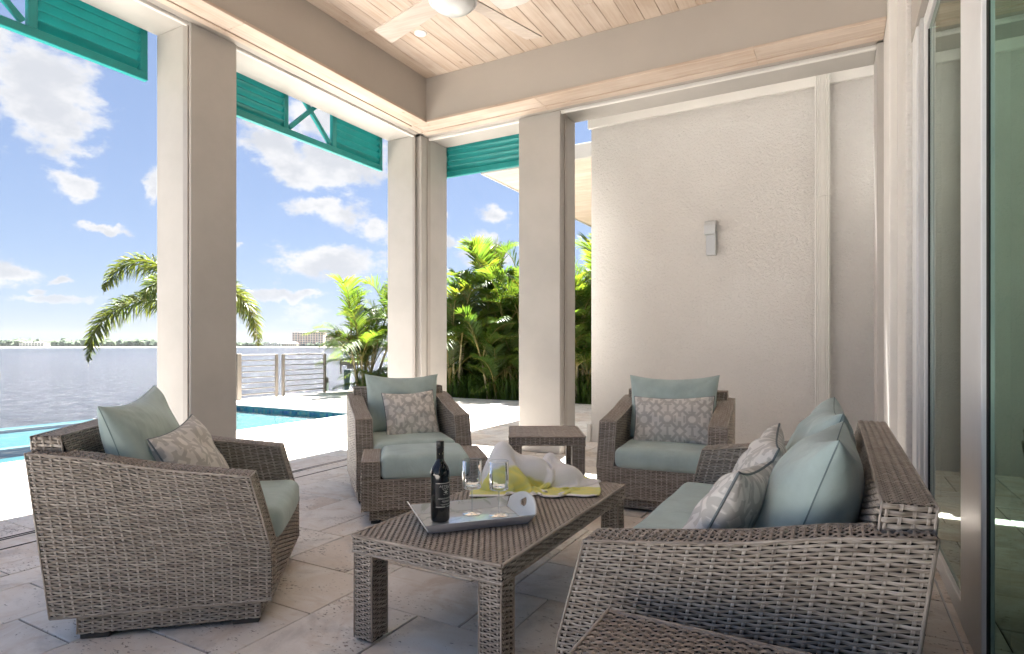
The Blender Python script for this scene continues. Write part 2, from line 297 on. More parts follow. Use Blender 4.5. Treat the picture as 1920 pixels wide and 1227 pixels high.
# ------------------------------------------------------------------ mesh helpers
class MB:
    def __init__(s): s.V = []; s.F = []; s.MI = []; s.U = []; s.S = []; s.P = []; s.n = 0
    def add(s, verts, faces, mat=0, uv=None, smooth=False, piece=0.0, color=None):
        verts = np.asarray(verts, float).reshape(-1, 3)
        s.V.append(verts); s.U.append(np.zeros((len(verts), 3)) if uv is None else np.asarray(uv, float))
        s.P.append(np.full((len(verts), 3), piece, float) if color is None else np.asarray(color, float))
        if isinstance(faces, np.ndarray): fl = (faces + s.n).tolist()
        else: fl = [[i + s.n for i in f] for f in faces]
        s.F += fl; s.MI += [mat] * len(fl); s.S += [smooth] * len(fl); s.n += len(verts)
        return s
    def box(s, x0, x1, y0, y1, z0, z1, b=0.0, mat=0, piece=0.0, T=None):
        if b <= 0:
            v = np.array([[x, y, z] for z in (z0, z1) for y in (y0, y1) for x in (x0, x1)], float)
            f = [(0, 2, 3, 1), (4, 5, 7, 6), (0, 1, 5, 4), (2, 6, 7, 3), (0, 4, 6, 2), (1, 3, 7, 5)]
        else:
            v = []; idx = {}
            X = (x0, x1); Y = (y0, y1); Z = (z0, z1); f = []
            for i in (0, 1):
                for j in (0, 1):
                    for k in (0, 1):
                        c = np.array([X[i], Y[j], Z[k]]); ins = np.array([b if i == 0 else -b, b if j == 0 else -b, b if k == 0 else -b])
                        for a in range(3):
                            q = c + ins; q[a] = c[a]; idx[(i, j, k, a)] = len(v); v.append(q)
            g = lambda i, j, k, a: idx[(i, j, k, a)]
            for i in (0, 1): f.append([g(i, 0, 0, 0), g(i, 1, 0, 0), g(i, 1, 1, 0), g(i, 0, 1, 0)][::1 if i else -1])
            for j in (0, 1): f.append([g(0, j, 0, 1), g(1, j, 0, 1), g(1, j, 1, 1), g(0, j, 1, 1)][::-1 if j else 1])
            for k in (0, 1): f.append([g(0, 0, k, 2), g(1, 0, k, 2), g(1, 1, k, 2), g(0, 1, k, 2)][::1 if k else -1])
            for i in (0, 1):
                for j in (0, 1): f.append([g(i, j, 0, 0), g(i, j, 1, 0), g(i, j, 1, 1), g(i, j, 0, 1)][::1 if i == j else -1])
                for k in (0, 1): f.append([g(i, 0, k, 0), g(i, 1, k, 0), g(i, 1, k, 2), g(i, 0, k, 2)][::-1 if i == k else 1])
            for j in (0, 1):
                for k in (0, 1): f.append([g(0, j, k, 1), g(1, j, k, 1), g(1, j, k, 2), g(0, j, k, 2)][::1 if j == k else -1])
            for i in (0, 1):
                for j in (0, 1):
                    for k in (0, 1): f.append([g(i, j, k, 0), g(i, j, k, 1), g(i, j, k, 2)][::1 if (i + j + k) % 2 else -1])
            v = np.array(v)
        if T is not None: v = np.array([T @ Vector(p) for p in v])
        return s.add(v, f, mat, piece=piece)
    def lathe(s, prof, n=40, c=(0, 0, 0), mat=0, cap=False):
        prof = np.asarray(prof, float); a = np.linspace(0, 2 * math.pi, n, endpoint=False); k = len(prof)
        v = np.stack([np.outer(prof[:, 0], np.cos(a)) + c[0], np.outer(prof[:, 0], np.sin(a)) + c[1], np.repeat(prof[:, 1:2], n, 1) + c[2]], -1).reshape(-1, 3)
        i, j = np.meshgrid(np.arange(k - 1), np.arange(n), indexing='ij'); j2 = (j + 1) % n
        f = np.stack([i * n + j, i * n + j2, (i + 1) * n + j2, (i + 1) * n + j], -1).reshape(-1, 4)
        return s.add(v, f, mat, smooth=True)
    def tube(s, pts, r, n=8, mat=0, uv=None):
        pts = np.asarray(pts, float); k = len(pts); r = np.broadcast_to(np.asarray(r, float), (k,))
        t = np.gradient(pts, axis=0); t /= np.linalg.norm(t, axis=1)[:, None] + 1e-9
        ref = np.array([0, 0, 1.0]) if abs(t[:, 2]).mean() < 0.8 else np.array([1.0, 0, 0])
        u = np.cross(t, ref); u /= np.linalg.norm(u, axis=1)[:, None] + 1e-9; w = np.cross(u, t)
        a = np.linspace(0, 2 * math.pi, n, endpoint=False)
        v = pts[:, None] + r[:, None, None] * (np.cos(a)[None, :, None] * u[:, None] + np.sin(a)[None, :, None] * w[:, None])
        i, j = np.meshgrid(np.arange(k - 1), np.arange(n), indexing='ij'); j2 = (j + 1) % n
        f = np.stack([i * n + j, i * n + j2, (i + 1) * n + j2, (i + 1) * n + j], -1).reshape(-1, 4)
        L = np.concatenate([[0], np.cumsum(np.linalg.norm(np.diff(pts, axis=0), axis=1))])
        U = np.zeros((k, n, 3)); U[..., 0] = L[:, None]; U[..., 1] = np.arange(n)[None] * 0.3 + (uv or 0)
        s.add(v.reshape(-1, 3), f, mat, uv=U.reshape(-1, 3), smooth=True)
        return s.add(v[[0, -1]].reshape(-1, 3), [list(range(n)), list(range(2 * n - 1, n - 1, -1))], mat)
    def grid(s, Pts, mat=0, smooth=True, uv=None, color=None, close=False):
        a, b = Pts.shape[:2]
        i, j = np.meshgrid(np.arange(a - 1), np.arange(b - 1), indexing='ij')
        f = np.stack([i * b + j, (i + 1) * b + j, (i + 1) * b + j + 1, i * b + j + 1], -1).reshape(-1, 4)
        return s.add(Pts.reshape(-1, 3), f, mat, uv=None if uv is None else uv.reshape(-1, 3), smooth=smooth, color=None if color is None else color.reshape(-1, 3))
    def mesh(s, name, mats, attr=None):
        me = bpy.data.meshes.new(name); V = np.concatenate(s.V)
        me.from_pydata(V.tolist(), [], s.F)
        for m in mats: me.materials.append(m)
        me.polygons.foreach_set('material_index', np.array(s.MI, np.int32)); me.polygons.foreach_set('use_smooth', np.array(s.S, bool))
        U = np.concatenate(s.U)
        if U.any(): me.attributes.new('wuv', 'FLOAT_VECTOR', 'POINT').data.foreach_set('vector', U.astype(np.float32).ravel())
        Pc = np.concatenate(s.P)
        if Pc.any():
            a = me.attributes.new(attr or 'piece', 'FLOAT_COLOR', 'POINT')
            a.data.foreach_set('color', np.concatenate([Pc, np.ones((len(Pc), 1))], 1).astype(np.float32).ravel())
        me.update()
        return me
    def build(s, name, mats, parent=None, loc=None, rz=0.0, attr=None, **tags):
        if not isinstance(mats, (list, tuple)): mats = [mats]
        return link(name, s.mesh(name, mats, attr), parent, loc, rz, **tags)
def link(name, data, parent=None, loc=None, rz=0.0, **tags):
    o = bpy.data.objects.new(name, data); COL.objects.link(o)
    if loc is not None: o.location = loc
    o.rotation_euler = (0, 0, rz)
    if parent: o.parent = parent
    for k, v in tags.items(): o[k] = v
    return o
def thing(name, label, category, loc=(0, 0, 0), rz=0.0, group=None):
    o = link(name, None, None, loc, rz, label=label, category=category)
    if group: o['group'] = group
    return o
def copy_tree(o, parent=None):
    c = o.copy(); COL.objects.link(c); c.parent = parent
    for ch in list(o.children): copy_tree(ch, c)
    return c
def B(x0, x1, y0, y1, z0, z1, b=0.0): return MB().box(x0, x1, y0, y1, z0, z1, b)
def struct(name, mb, mats, attr=None): return mb.build(name, mats, attr=attr, kind='structure')

# ------------------------------------------------------------------ the ground, water and far shore
PX0, PX1, PY0, PY1 = -10.6, -7.0, -5.0, 7.45           # the pool
deck = MB()
deck.box(PX1, 9, -8, 10.75, -0.6, -0.006); deck.box(-11.05, PX1, PY1, 10.75, -0.6, -0.006)
deck_o = struct('deck', deck, [M['grout']])
G = 0.203; NX, NY = 58, 91; GX0, GY0 = -11.05 - 0.02, -7.77
occ = np.zeros((NX, NY), bool); tiles = []
sizes = [(3, 2), (2, 3), (2, 2), (1, 2), (2, 1), (1, 1)]; wts = [5, 5, 4, 1.6, 1.6, 0.9]
for j in range(NY):
    for i in range(NX):
        if occ[i, j]: continue
        fit = [(a, c, w) for (a, c), w in zip(sizes, wts) if i + a <= NX and j + c <= NY and not occ[i:i + a, j:j + c].any()]
        a, c, _ = random.choices(fit, [q[2] for q in fit])[0]
        occ[i:i + a, j:j + c] = True; tiles.append((i, j, a, c))
def in_pool(x0, x1, y0, y1): return x1 > PX0 - 0.3 and x0 < PX1 and y1 > PY0 and y0 < PY1
cy, sy = math.cos(R(28.75)), math.sin(R(28.75))
cand = []
for i, j, a, c in tiles:
    x0, x1, y0, y1 = GX0 + i * G, GX0 + (i + a) * G, GY0 + j * G, GY0 + (j + c) * G
    if x0 > 0.40: continue
    if in_pool(x0, x1, y0, y1):                        # cut at the pool edge, drop what lies in the water
        if y1 <= PY1 and x1 <= PX1: continue
        if x1 > PX1 and x0 < PX1 and y0 < PY1: x0 = PX1
        elif y1 > PY1 and y0 < PY1: y0 = PY1
        if x1 - x0 < 0.03 or y1 - y0 < 0.03: continue
    y1 = min(y1, 10.75); x1 = min(x1, 0.46); x0 = max(x0, -11.05)
    if y1 - y0 < 0.03: continue
    mx, my = (x0 + x1) / 2, (y0 + y1) / 2
    d = -sy * mx + cy * my; r = cy * mx + sy * my
    vis = d > 1.7 and abs(r / d) < 0.93
    cand.append(((x1 - x0) * (y1 - y0) / max(d, 0.3) ** 3 if vis else 0.0, x0, x1, y0, y1))
cand.sort(reverse=True); tile_mesh = {}; far = MB()
for q, (sc, x0, x1, y0, y1) in enumerate(cand):
    w, h = round(x1 - x0, 3), round(y1 - y0, 3); g = 0.0028; dz = random.uniform(-0.0012, 0.0012)
    if q < 300:
        if (w, h) not in tile_mesh: tile_mesh[(w, h)] = B(-w / 2 + g, w / 2 - g, -h / 2 + g, h / 2 - g, -0.012, 0.0, 0.0022).mesh('tile', [M['tile']])
        link('tile', tile_mesh[(w, h)], deck_o, ((x0 + x1) / 2, (y0 + y1) / 2, dz))
    else: far.box(x0 + g, x1 - g, y0 + g, y1 - g, -0.012, dz, 0.002, piece=random.random() + 0.001)
far.build('far_tiles', M['tile_joined'], deck_o, kind='stuff')
# narrow metal channel for the roll-down screens, let into the floor along the lake side
ch = MB()
for x in (-4.262, -4.225, -4.03): ch.box(x - 0.004, x + 0.004, -1.5, 5.44, -0.003, 0.0036)
ch.build('floor_track', M['dark'], deck_o, kind='stuff')
lk = MB(); lk.add([(-2900, -2900, -2.1), (2900, -2900, -2.1), (2900, 2900, -2.1), (-2900, 2900, -2.1)], [(0, 1, 2, 3)])
struct('lake', lk, M['lake'])
bed = MB(); gx = np.linspace(-11.05, 16, 60); gy = np.linspace(10.75, 24, 30)
Pg = np.stack(np.meshgrid(gx, gy, indexing='ij') + [np.zeros((60, 30))], -1)
Pg[..., 2] = -0.04 + RNG.normal(0, 0.015, (60, 30)); bed.grid(Pg)
struct('planting_bed', bed, M['soil'])
sw = MB(); sw.box(-11.35, -11.06, 7.2, 24, -4, -0.05, 0.02); sw.build('seawall', M['concrete'], label='low concrete seawall below the steel railing', category='wall')

pool = thing('swimming_pool', 'turquoise swimming pool with an edge running into the lake', 'pool', (-8.8, 1, 0))
def kid(mb, name, mats, parent, **k):
    o = mb.build(name, mats, parent, **k); o.matrix_parent_inverse = Matrix.Translation(-parent.location) if not parent.rotation_euler.z else parent.matrix_basis.inverted(); return o
bs = MB(); bs.box(PX0, PX1, PY0, PY1, -1.55, -0.28); bs.box(PX1 - 0.001, PX1 + 0.08, PY0, PY1, -0.28, -0.20); bs.box(PX0, PX1, PY1, PY1 + 0.08, -0.28, -0.22); bs.box(PX0, PX1, PY0 - 0.1, PY0, -0.28, -0.02)
kid(bs, 'basin', M['plaster'], pool); kid(B(PX0 + 0.01, PX1 - 0.01, 5.2, PY1 - 0.01, -0.279, -0.15, 0.02), 'added_shelf', M['plaster'], pool); kid(B(PX0 + 0.01, PX0 + 1.5, PY0 + 0.01, 5.195, -0.279, -0.15, 0.02), 'added_bench', M['plaster'], pool)  # added shelf and bench: bring sunlit plaster up in front of the shaded walls
kid(B(PX0 - 0.24, PX0, PY0 - 0.1, PY1, -3.2, -0.096, 0.01), 'overflow_wall', M['plaster'], pool)
kid(B(PX0, PX1, PY1 - 0.004, PY1 + 0.08, -0.22, -0.035), 'mosaic_band', M['mosaic'], pool)
kid(B(PX1 - 0.004, PX1 + 0.08, PY0, PY1 - 0.004, -0.20, -0.035), 'mosaic_band', M['mosaic'], pool)
kid(B(PX0, PX1 + 0.02, PY1 - 0.02, PY1 + 0.085, -0.035, -0.002, 0.008), 'coping', M['white'], pool)
kid(B(PX1 - 0.02, PX1 + 0.085, PY0, PY1 - 0.022, -0.035, -0.002, 0.008), 'coping', M['white'], pool)
ww = MB(); ww.add([(PX0 - 0.20, PY0, -0.088), (PX1 - 0.004, PY0, -0.088), (PX1 - 0.004, PY1 - 0.004, -0.088), (PX0 - 0.20, PY1 - 0.004, -0.088)], [(0, 1, 2, 3)])
kid(ww, 'water', M['poolwater'], pool)

# far shore: wooded bank, a white lake house, a block of flats
def dirpt(px, dist, z=0.0):                            # a point at the bearing of image column px, dist metres out
    r = (px - 960) / 1113 * dist; return (cy * r - sy * dist, sy * r + cy * dist, z)
bank = MB()
for k, (d0, zt) in enumerate(((1500, 0.0),)):
    a = np.linspace(math.radians(-100), math.radians(20), 60)
    v = [(d * math.sin(t), d * math.cos(t), z) for t in a for d, z in ((1240 + 40 * math.sin(7 * t), -2.1), (1260 + 40 * math.sin(7 * t), -0.4), (2600, 2.0))]
    f = [(3 * i + j, 3 * i + 3 + j, 3 * i + 4 + j, 3 * i + 1 + j) for i in range(59) for j in (0, 1)]
    bank.add(v, f)
struct('far_shore', bank, plain('shore_ground', (0.16, 0.15, 0.11), 0.9))
bm = bmesh.new(); bmesh.ops.create_icosphere(bm, subdivisions=2, radius=1.0); bm.verts.ensure_lookup_table()
ICO = np.array([v.co[:] for v in bm.verts]); ICF = np.array([[v.index for v in f.verts] for f in bm.faces]); bm.free()
tr = MB()
for k in range(900):
    px = random.uniform(-150, 1150); d = random.uniform(1265, 1420)
    if 536 < px < 668 and random.random() < 0.75: continue
    c = np.array(dirpt(px, d / math.cos(math.atan((px - 960) / 1113)) * math.cos(math.atan((px - 960) / 1113))))
    s = random.uniform(4.2, 7.5) * (0.6 if 440 < px < 700 else 1.0); h = s * random.uniform(0.9, 1.35)
    v = ICO * (1 + RNG.normal(0, 0.16, (len(ICO), 1))) * np.array([s * 1.25, s * 1.25, h]) + c + np.array([0, 0, h * 0.9])
    tr.add(v, ICF)
tr.build('far_trees', M['far_leaf'], kind='stuff', label='dark green wooded bank across the lake', category='trees')
def far_block(name, label, px0, px1, dist, z1, wallcol, roofcol, storeys, bays, roof='flat', cat='building'):
    x0 = (px0 - 960) / 1113 * dist; x1 = (px1 - 960) / 1113 * dist; w = x1 - x0
    base = dirpt((px0 + px1) / 2, dist, -1.2); o = thing(name, label, cat, base, R(28.75))
    dp = w * 0.35
    B(-w / 2, w / 2, 0, dp, 0, z1).build('wall', plain(name + '_wall', wallcol, 0.8), o)
    rf = MB()
    if roof == 'flat': rf.box(-w / 2 - 0.6, w / 2 + 0.6, -0.6, dp + 0.6, z1, z1 + 0.8); rf.box(-w * 0.3, -w * 0.12, 1, dp * 0.6, z1 + 0.8, z1 + 3); rf.box(w * 0.1, w * 0.3, 1, dp * 0.6, z1 + 0.8, z1 + 3)
    else:
        e = 1.2; rf.add([(-w / 2 - e, -e, z1), (w / 2 + e, -e, z1), (w / 2 + e, dp + e, z1), (-w / 2 - e, dp + e, z1), (-w * 0.28, dp / 2, z1 + 3.6), (w * 0.28, dp / 2, z1 + 3.6)], [(0, 1, 5, 4), (1, 2, 5), (2, 3, 4, 5), (3, 0, 4), (3, 2, 1, 0)])
    rf.build('roof', plain(name + '_roof', roofcol, 0.8), o)
    wd = MB(); bl = MB(); sh = z1 / storeys; bw = w / bays
    for s_ in range(storeys):
        for b_ in range(bays):
            xx = -w / 2 + (b_ + 0.5) * bw; zz = s_ * sh
            wd.box(xx - bw * 0.32, xx + bw * 0.32, -0.35, 0.4, zz + sh * 0.25, zz + sh * 0.85)
            if b_ % 3 == 1: bl.box(xx - bw * 0.46, xx + bw * 0.46, -2.0, -0.36, zz + sh * 0.02, zz + sh * 0.22)
    wd.build('windows', plain(name + '_glass', (0.10, 0.13, 0.17), 0.2), o, kind='stuff')
    if bl.V: bl.build('balconies', plain(name + '_rail', (0.8, 0.8, 0.78), 0.6), o, kind='stuff')
    return o
far_block('lake_house', 'long low white house on the far wooded bank', 36, 82, 1245, 8.5, (0.78, 0.78, 0.76), (0.72, 0.72, 0.70), 2, 8)
far_block('apartment_block', 'tall pink and white block of flats across the lake', 548, 606, 1330, 32, (0.72, 0.55, 0.48), (0.75, 0.70, 0.66), 8, 12)
far_block('apartment_block', 'lower pink block of flats behind the drooping palm frond', 606, 660, 1350, 26, (0.70, 0.57, 0.50), (0.72, 0.68, 0.64), 7, 12)
far_block('boat_house', 'low building with a tan hipped roof beside the tall flats', 527, 556, 1250, 8, (0.72, 0.66, 0.58), (0.60, 0.42, 0.30), 2, 8, 'hip')
far_block('boat_house', 'long low grey building at the waterside left of the tan roof', 494, 526, 1240, 7, (0.55, 0.60, 0.60), (0.40, 0.42, 0.44), 2, 9)

# ------------------------------------------------------------------ the house round the patio
XL, YB, HZ, CZ = -4.25, 5.60, 3.55, 4.03               # lake-side plane, back plane, header height, ceiling
house = thing('house', 'covered patio of a pale stucco house with tall square columns', 'building')
def col(x0, x1, y0, y1, mat='cream', name='column', z0=0.0, z1=HZ): return B(x0, x1, y0, y1, z0, z1, 0.006).build(name, M[mat], house)
YS = 0.48                                              # unseen roof end, cut short ahead of the viewer to let in more light
for y0 in (2.74, 0.50):
    c = col(XL - 0.43, XL, y0, y0 + 0.39)
    for yy, s in ((y0, -1), (y0 + 0.39, 1)):
        MB().box(XL - 0.075, XL - 0.018, min(yy, yy + s * 0.012), max(yy, yy + s * 0.012), 0.0, HZ, 0.002).build('screen_guide', M['track'], c)
c = col(-4.68, -4.30, 5.46, 6.02, name='corner_column'); 
MB().box(-4.30, -4.21, 5.50, 6.01, 0, HZ, 0.004).build('jamb', M['cream'], c)
MB().box(-4.30, -4.262, 5.448, 5.459, 0, HZ, 0.002).build('screen_guide', M['track'], c)
MB().box(-4.209, -4.197, 5.60, 5.66, 0, HZ, 0.002).build('screen_guide', M['track'], c)
c = col(-2.99, -2.507, YB, 6.0)
MB().box(-2.506, -2.494, YB + 0.10, YB + 0.16, 0, HZ, 0.002).build('screen_guide', M['track'], c)
col(0.275, 0.36, YB - 0.02, 6.0, name='jamb'); 
# beams: painted inner faces, timber undersides, pale outer headers
B(-4.68, -3.93, YS, 6.0, HZ + 0.024, 4.06).build('beam', M['taupe'], house, label='taupe beam above the lake side')
B(-3.929, 0.33, 5.22, 6.0, HZ + 0.024, 4.06).build('beam', M['taupe'], house, label='taupe beam above the back openings')
def board(x0, x1, y0, y1, ax, z0=HZ, z1=HZ + 0.022, b=0.003): return B(x0, x1, y0, y1, z0, z1, b).build('soffit_board', M['plank_y' if ax else 'plank_x'], house)
for a, c_, zz in ((-3.915, -4.02, -0.004), (-4.022, -4.122, 0.0), (-4.124, -4.188, -0.010)):
    ys = [YS, 1.6, 2.95, 5.22]
    for y0, y1 in zip(ys[:-1], ys[1:]):
        e = (-3.92 - a) * 1.0
        v = board(c_, a, y0 + 0.0008, y1 - 0.0008, 1, HZ + zz)
for a, c_, zz in ((5.205, 5.31, -0.004), (5.312, 5.43, 0.0), (5.432, 5.525, -0.010)):
    xs = [-4.19 if a > 5.2 else -3.93, -2.60, -0.55, 0.33]
    x_start = -3.93 - (a - 5.205)
    for x0, x1 in zip([x_start, -2.60, -0.6], [-2.601, -0.601, 0.318]): board(x0, x1, a, c_, 0, HZ + zz)
board(-4.19, -4.10, 5.222, 5.43, 1, HZ - 0.003); board(-4.10, -3.935, 5.2215, 5.30, 0, HZ - 0.0015); board(-4.098, -4.03, 5.302, 5.43, 0, HZ - 0.002)
MB().box(-4.262, -4.192, YS, 5.44, HZ - 0.004, HZ + 0.02, 0.002).build('screen_housing', M['track'], house)
MB().box(-4.20, 0.275, 5.53, 5.60, HZ - 0.004, HZ + 0.02, 0.002).build('screen_housing', M['track'], house)
MB().box(-4.67, -4.30, YS, 5.46, HZ - 0.002, HZ + 0.02, 0.003).build('header_soffit', M['cream'], house)
MB().box(-4.296, -4.266, YS, 5.44, HZ - 0.028, HZ + 0.02, 0.006).build('header_lip', M['white'], house)
MB().box(-4.21, 0.275, 5.66, 5.995, HZ - 0.002, HZ + 0.02, 0.003).build('header_soffit', M['cream'], house)
MB().box(-4.20, 0.275, 5.62, 5.656, HZ - 0.026, HZ + 0.02, 0.006).build('header_lip', M['white'], house)
# ceiling of planks
ceil = B(-3.95, 0.5, YS, 5.24, CZ + 0.018, CZ + 0.03).build('ceiling', M['dark'], house)
pw = 0.1515; x = -3.93; k = 0
while x < 0.44:
    y = YS
    while y < 5.22:
        L = random.uniform(1.3, 3.4); y2 = min(5.22, y + L)
        if 5.22 - y2 < 0.45: y2 = 5.22
        dz = random.uniform(-0.001, 0.001)
        B(x + 0.0012, min(x + pw, 0.46) - 0.0012, y + 0.0006, y2 - 0.0006, CZ + dz, CZ + 0.017, 0.0035).build('plank', M['plank_y'], ceil)
        y = y2
    x += pw
B(-5.045, 0.70, YS - 0.05, 6.455, 4.062, 4.32, 0.01).build('roof', M['white'], house); B(0.701, 9.0, -3.8, 6.455, 4.064, 4.318, 0.01).build('roof', M['white'], house)
# right-hand side: wall end, then sliding glass doors
B(0.322, 0.62, 5.02, 6.0, 0, 4.05, 0.008).build('wall', M['white'], house, label='smooth white end of the right wall')
B(0.372, 0.66, 4.42, 5.018, 0, 4.05, 0.006).build('wall', M['stucco'], house, label='narrow strip of rough stucco beside the glass door')
B(0.40, 0.70, -3.3, 4.416, 3.0, 4.05).build('wall', M['taupe'], house, label='wall above the glass doors')
def door(label, x0, x1, y0, y1, st, gm='glass_door'):
    d = link('sliding_door', None, house, label=label); fb = 0.085
    for a, b_ in ((y0, y0 + st), (y1 - 0.06, y1)): B(x0, x1, a, b_, 0.012, 2.99, 0.003).build('stile', M['alu_white'], d)
    B(x0 + 0.002, x1 - 0.002, y0 + st, y1 - 0.06, 0.012, 0.012 + fb, 0.003).build('rail', M['alu_white'], d)
    B(x0 + 0.002, x1 - 0.002, y0 + st, y1 - 0.06, 2.90, 2.99, 0.003).build('rail', M['alu_white'], d)
    B((x0 + x1) / 2 - 0.004, (x0 + x1) / 2 + 0.004, y0 + st + 0.0005, y1 - 0.0605, 0.098, 2.899).build('glass_pane', M[gm], d)
    for a in (y0 + st, y1 - 0.068): B((x0 + x1) / 2 - 0.009, (x0 + x1) / 2 + 0.009, a + 0.0005, a + 0.007, 0.10, 2.895).build('gasket', M['dark'], d)
    return d
door('clear sliding door panel beside the stucco strip', 0.430, 0.475, 2.52, 4.10, 0.42)
door('green tinted sliding door panel nearest the viewer', 0.412, 0.457, 0.10, 2.505, 0.06, 'glass_green')
door('green tinted sliding door panel behind the viewer', 0.520, 0.565, -2.2, 0.20, 0.06)
fj = MB(); fj.box(0.415, 0.50, 4.105, 4.20, 0, 3.0, 0.004); fj.build('door_jamb', M['alu'], house)
B(0.405, 0.60, 4.205, 4.415, 0, 3.0, 0.004).build('door_jamb', M['alu_white'], house)
tk = MB()
for xx in (0.405, 0.483, 0.51, 0.575): tk.box(xx - 0.003, xx + 0.003, -3, 4.1, 0.002, 0.012)
tk.build('door_track', M['alu'], house, kind='stuff')
# the room behind the glass
B(6.0, 6.1, -3.3, 6.0, -0.05, 4.05).build('wall', M['room'], house, label='pale wall of the room inside'); B(0.70, 6.0, 4.42, 4.52, -0.05, 4.05).build('wall', M['room'], house, label='end wall of the room inside')
B(0.70, 6.0, -3.4, -3.3, -0.05, 4.05).build('wall', M['room'], house, label='near wall of the room inside')
B(0.62, 6.0, -3.3, 4.42, -0.004, 0.006).build('room_floor', plain('room_floor', (0.45, 0.42, 0.38), 0.35), house)
B(0.70, 6.0, -3.3, 4.42, 3.3, 3.4).build('room_ceiling', M['room'], house)

# ------------------------------------------------------------------ the stucco wing behind the back opening
wing = thing('house_wing', 'tall textured cream stucco wall seen through the back opening', 'building', (-1, 6.6, 0))
kid(B(-2.52, 6, 6.52, 11.6, -0.01, 3.8), 'wall', M['stucco'], wing)
kid(B(-2.55, 6, 6.475, 6.521, 3.645, 3.80, 0.006), 'frieze', M['white'], wing)
kid(B(-2.57, -2.524, 6.50, 6.60, 0.0, 0.21, 0.004), 'corner_guard', M['white'], wing)
ev = kid(B(-4.46, -2.53, 7.32, 11.9, 3.602, 3.72), 'eave', M['white'], wing)
kid(B(-4.50, -2.53, 7.27, 7.318, 3.585, 3.78, 0.004), 'fascia', M['cream'], wing)
kid(B(-4.50, -4.462, 7.32, 11.9, 3.585, 3.78, 0.004), 'fascia', M['cream'], wing)
yy = 7.33
while yy < 11.8:
    o = kid(B(-4.455, -2.53, yy + 0.001, yy + 0.149, 3.592, 3.6, 0.003), 'plank', M['plank_x'], wing); yy += 0.15
dsp = thing('downspout', 'white ribbed rain pipe running down the stucco wall', 'downspout', (-0.127, 6.44, 0))
d = MB(); n_ = 7; xs = np.linspace(-0.064, 0.064, 2 * n_ + 1)
prof = [(xs[i], -0.045 - (0.007 if i % 2 else 0.0)) for i in range(len(xs))]
for z0, z1, g in ((0.12, 2.55, 0.0), (2.553, 3.18, 0.002), (3.183, 3.79, 0.0)):
    v = [(x_, y_ - g, z) for z in (z0, z1) for x_, y_ in prof] ; k = len(prof)
    d.add(v, [(i, i + 1, k + i + 1, k + i) for i in range(k - 1)])
    d.box(-0.064 - g, 0.064 + g, -0.044, 0.02, z0, z1)
d.build('pipe', M['white'], dsp, kind='stuff')
MB().box(-0.072, 0.072, -0.058, 0.02, 0.02, 0.12, 0.008).build('shoe', M['white'], dsp)
sc_ = thing('wall_sconce', 'small grey metal lamp fixed to the stucco wall', 'wall lamp', (-1.166, 6.52, 2.07))
MB().box(-0.05, 0.055, -0.012, 0.0, 0.12, 0.26, 0.003).build('back_plate', M['alu'], sc_)
MB().box(-0.05, 0.05, -0.062, -0.0125, 0.0, 0.30, 0.006).build('plate', M['alu'], sc_)
cp = MB(); a = np.linspace(0, math.pi / 2, 8)
prf = [(-0.13, 0.215)] + [(-0.06 - 0.07 * math.cos(t), 0.30 + 0.06 * math.sin(t)) for t in a] + [(-0.0125, 0.36), (-0.0125, 0.302), (-0.063, 0.302), (-0.063, 0.215)]
v = [(x_, y_, z_) for x_ in (-0.056, 0.054) for y_, z_ in prf]; k = len(prf)
cp.add(v, [(i, (i + 1) % k, k + (i + 1) % k, k + i) for i in range(k)] + [list(range(k))[::-1], list(range(k, 2 * k))]); cp.build('hood', M['alu'], sc_)

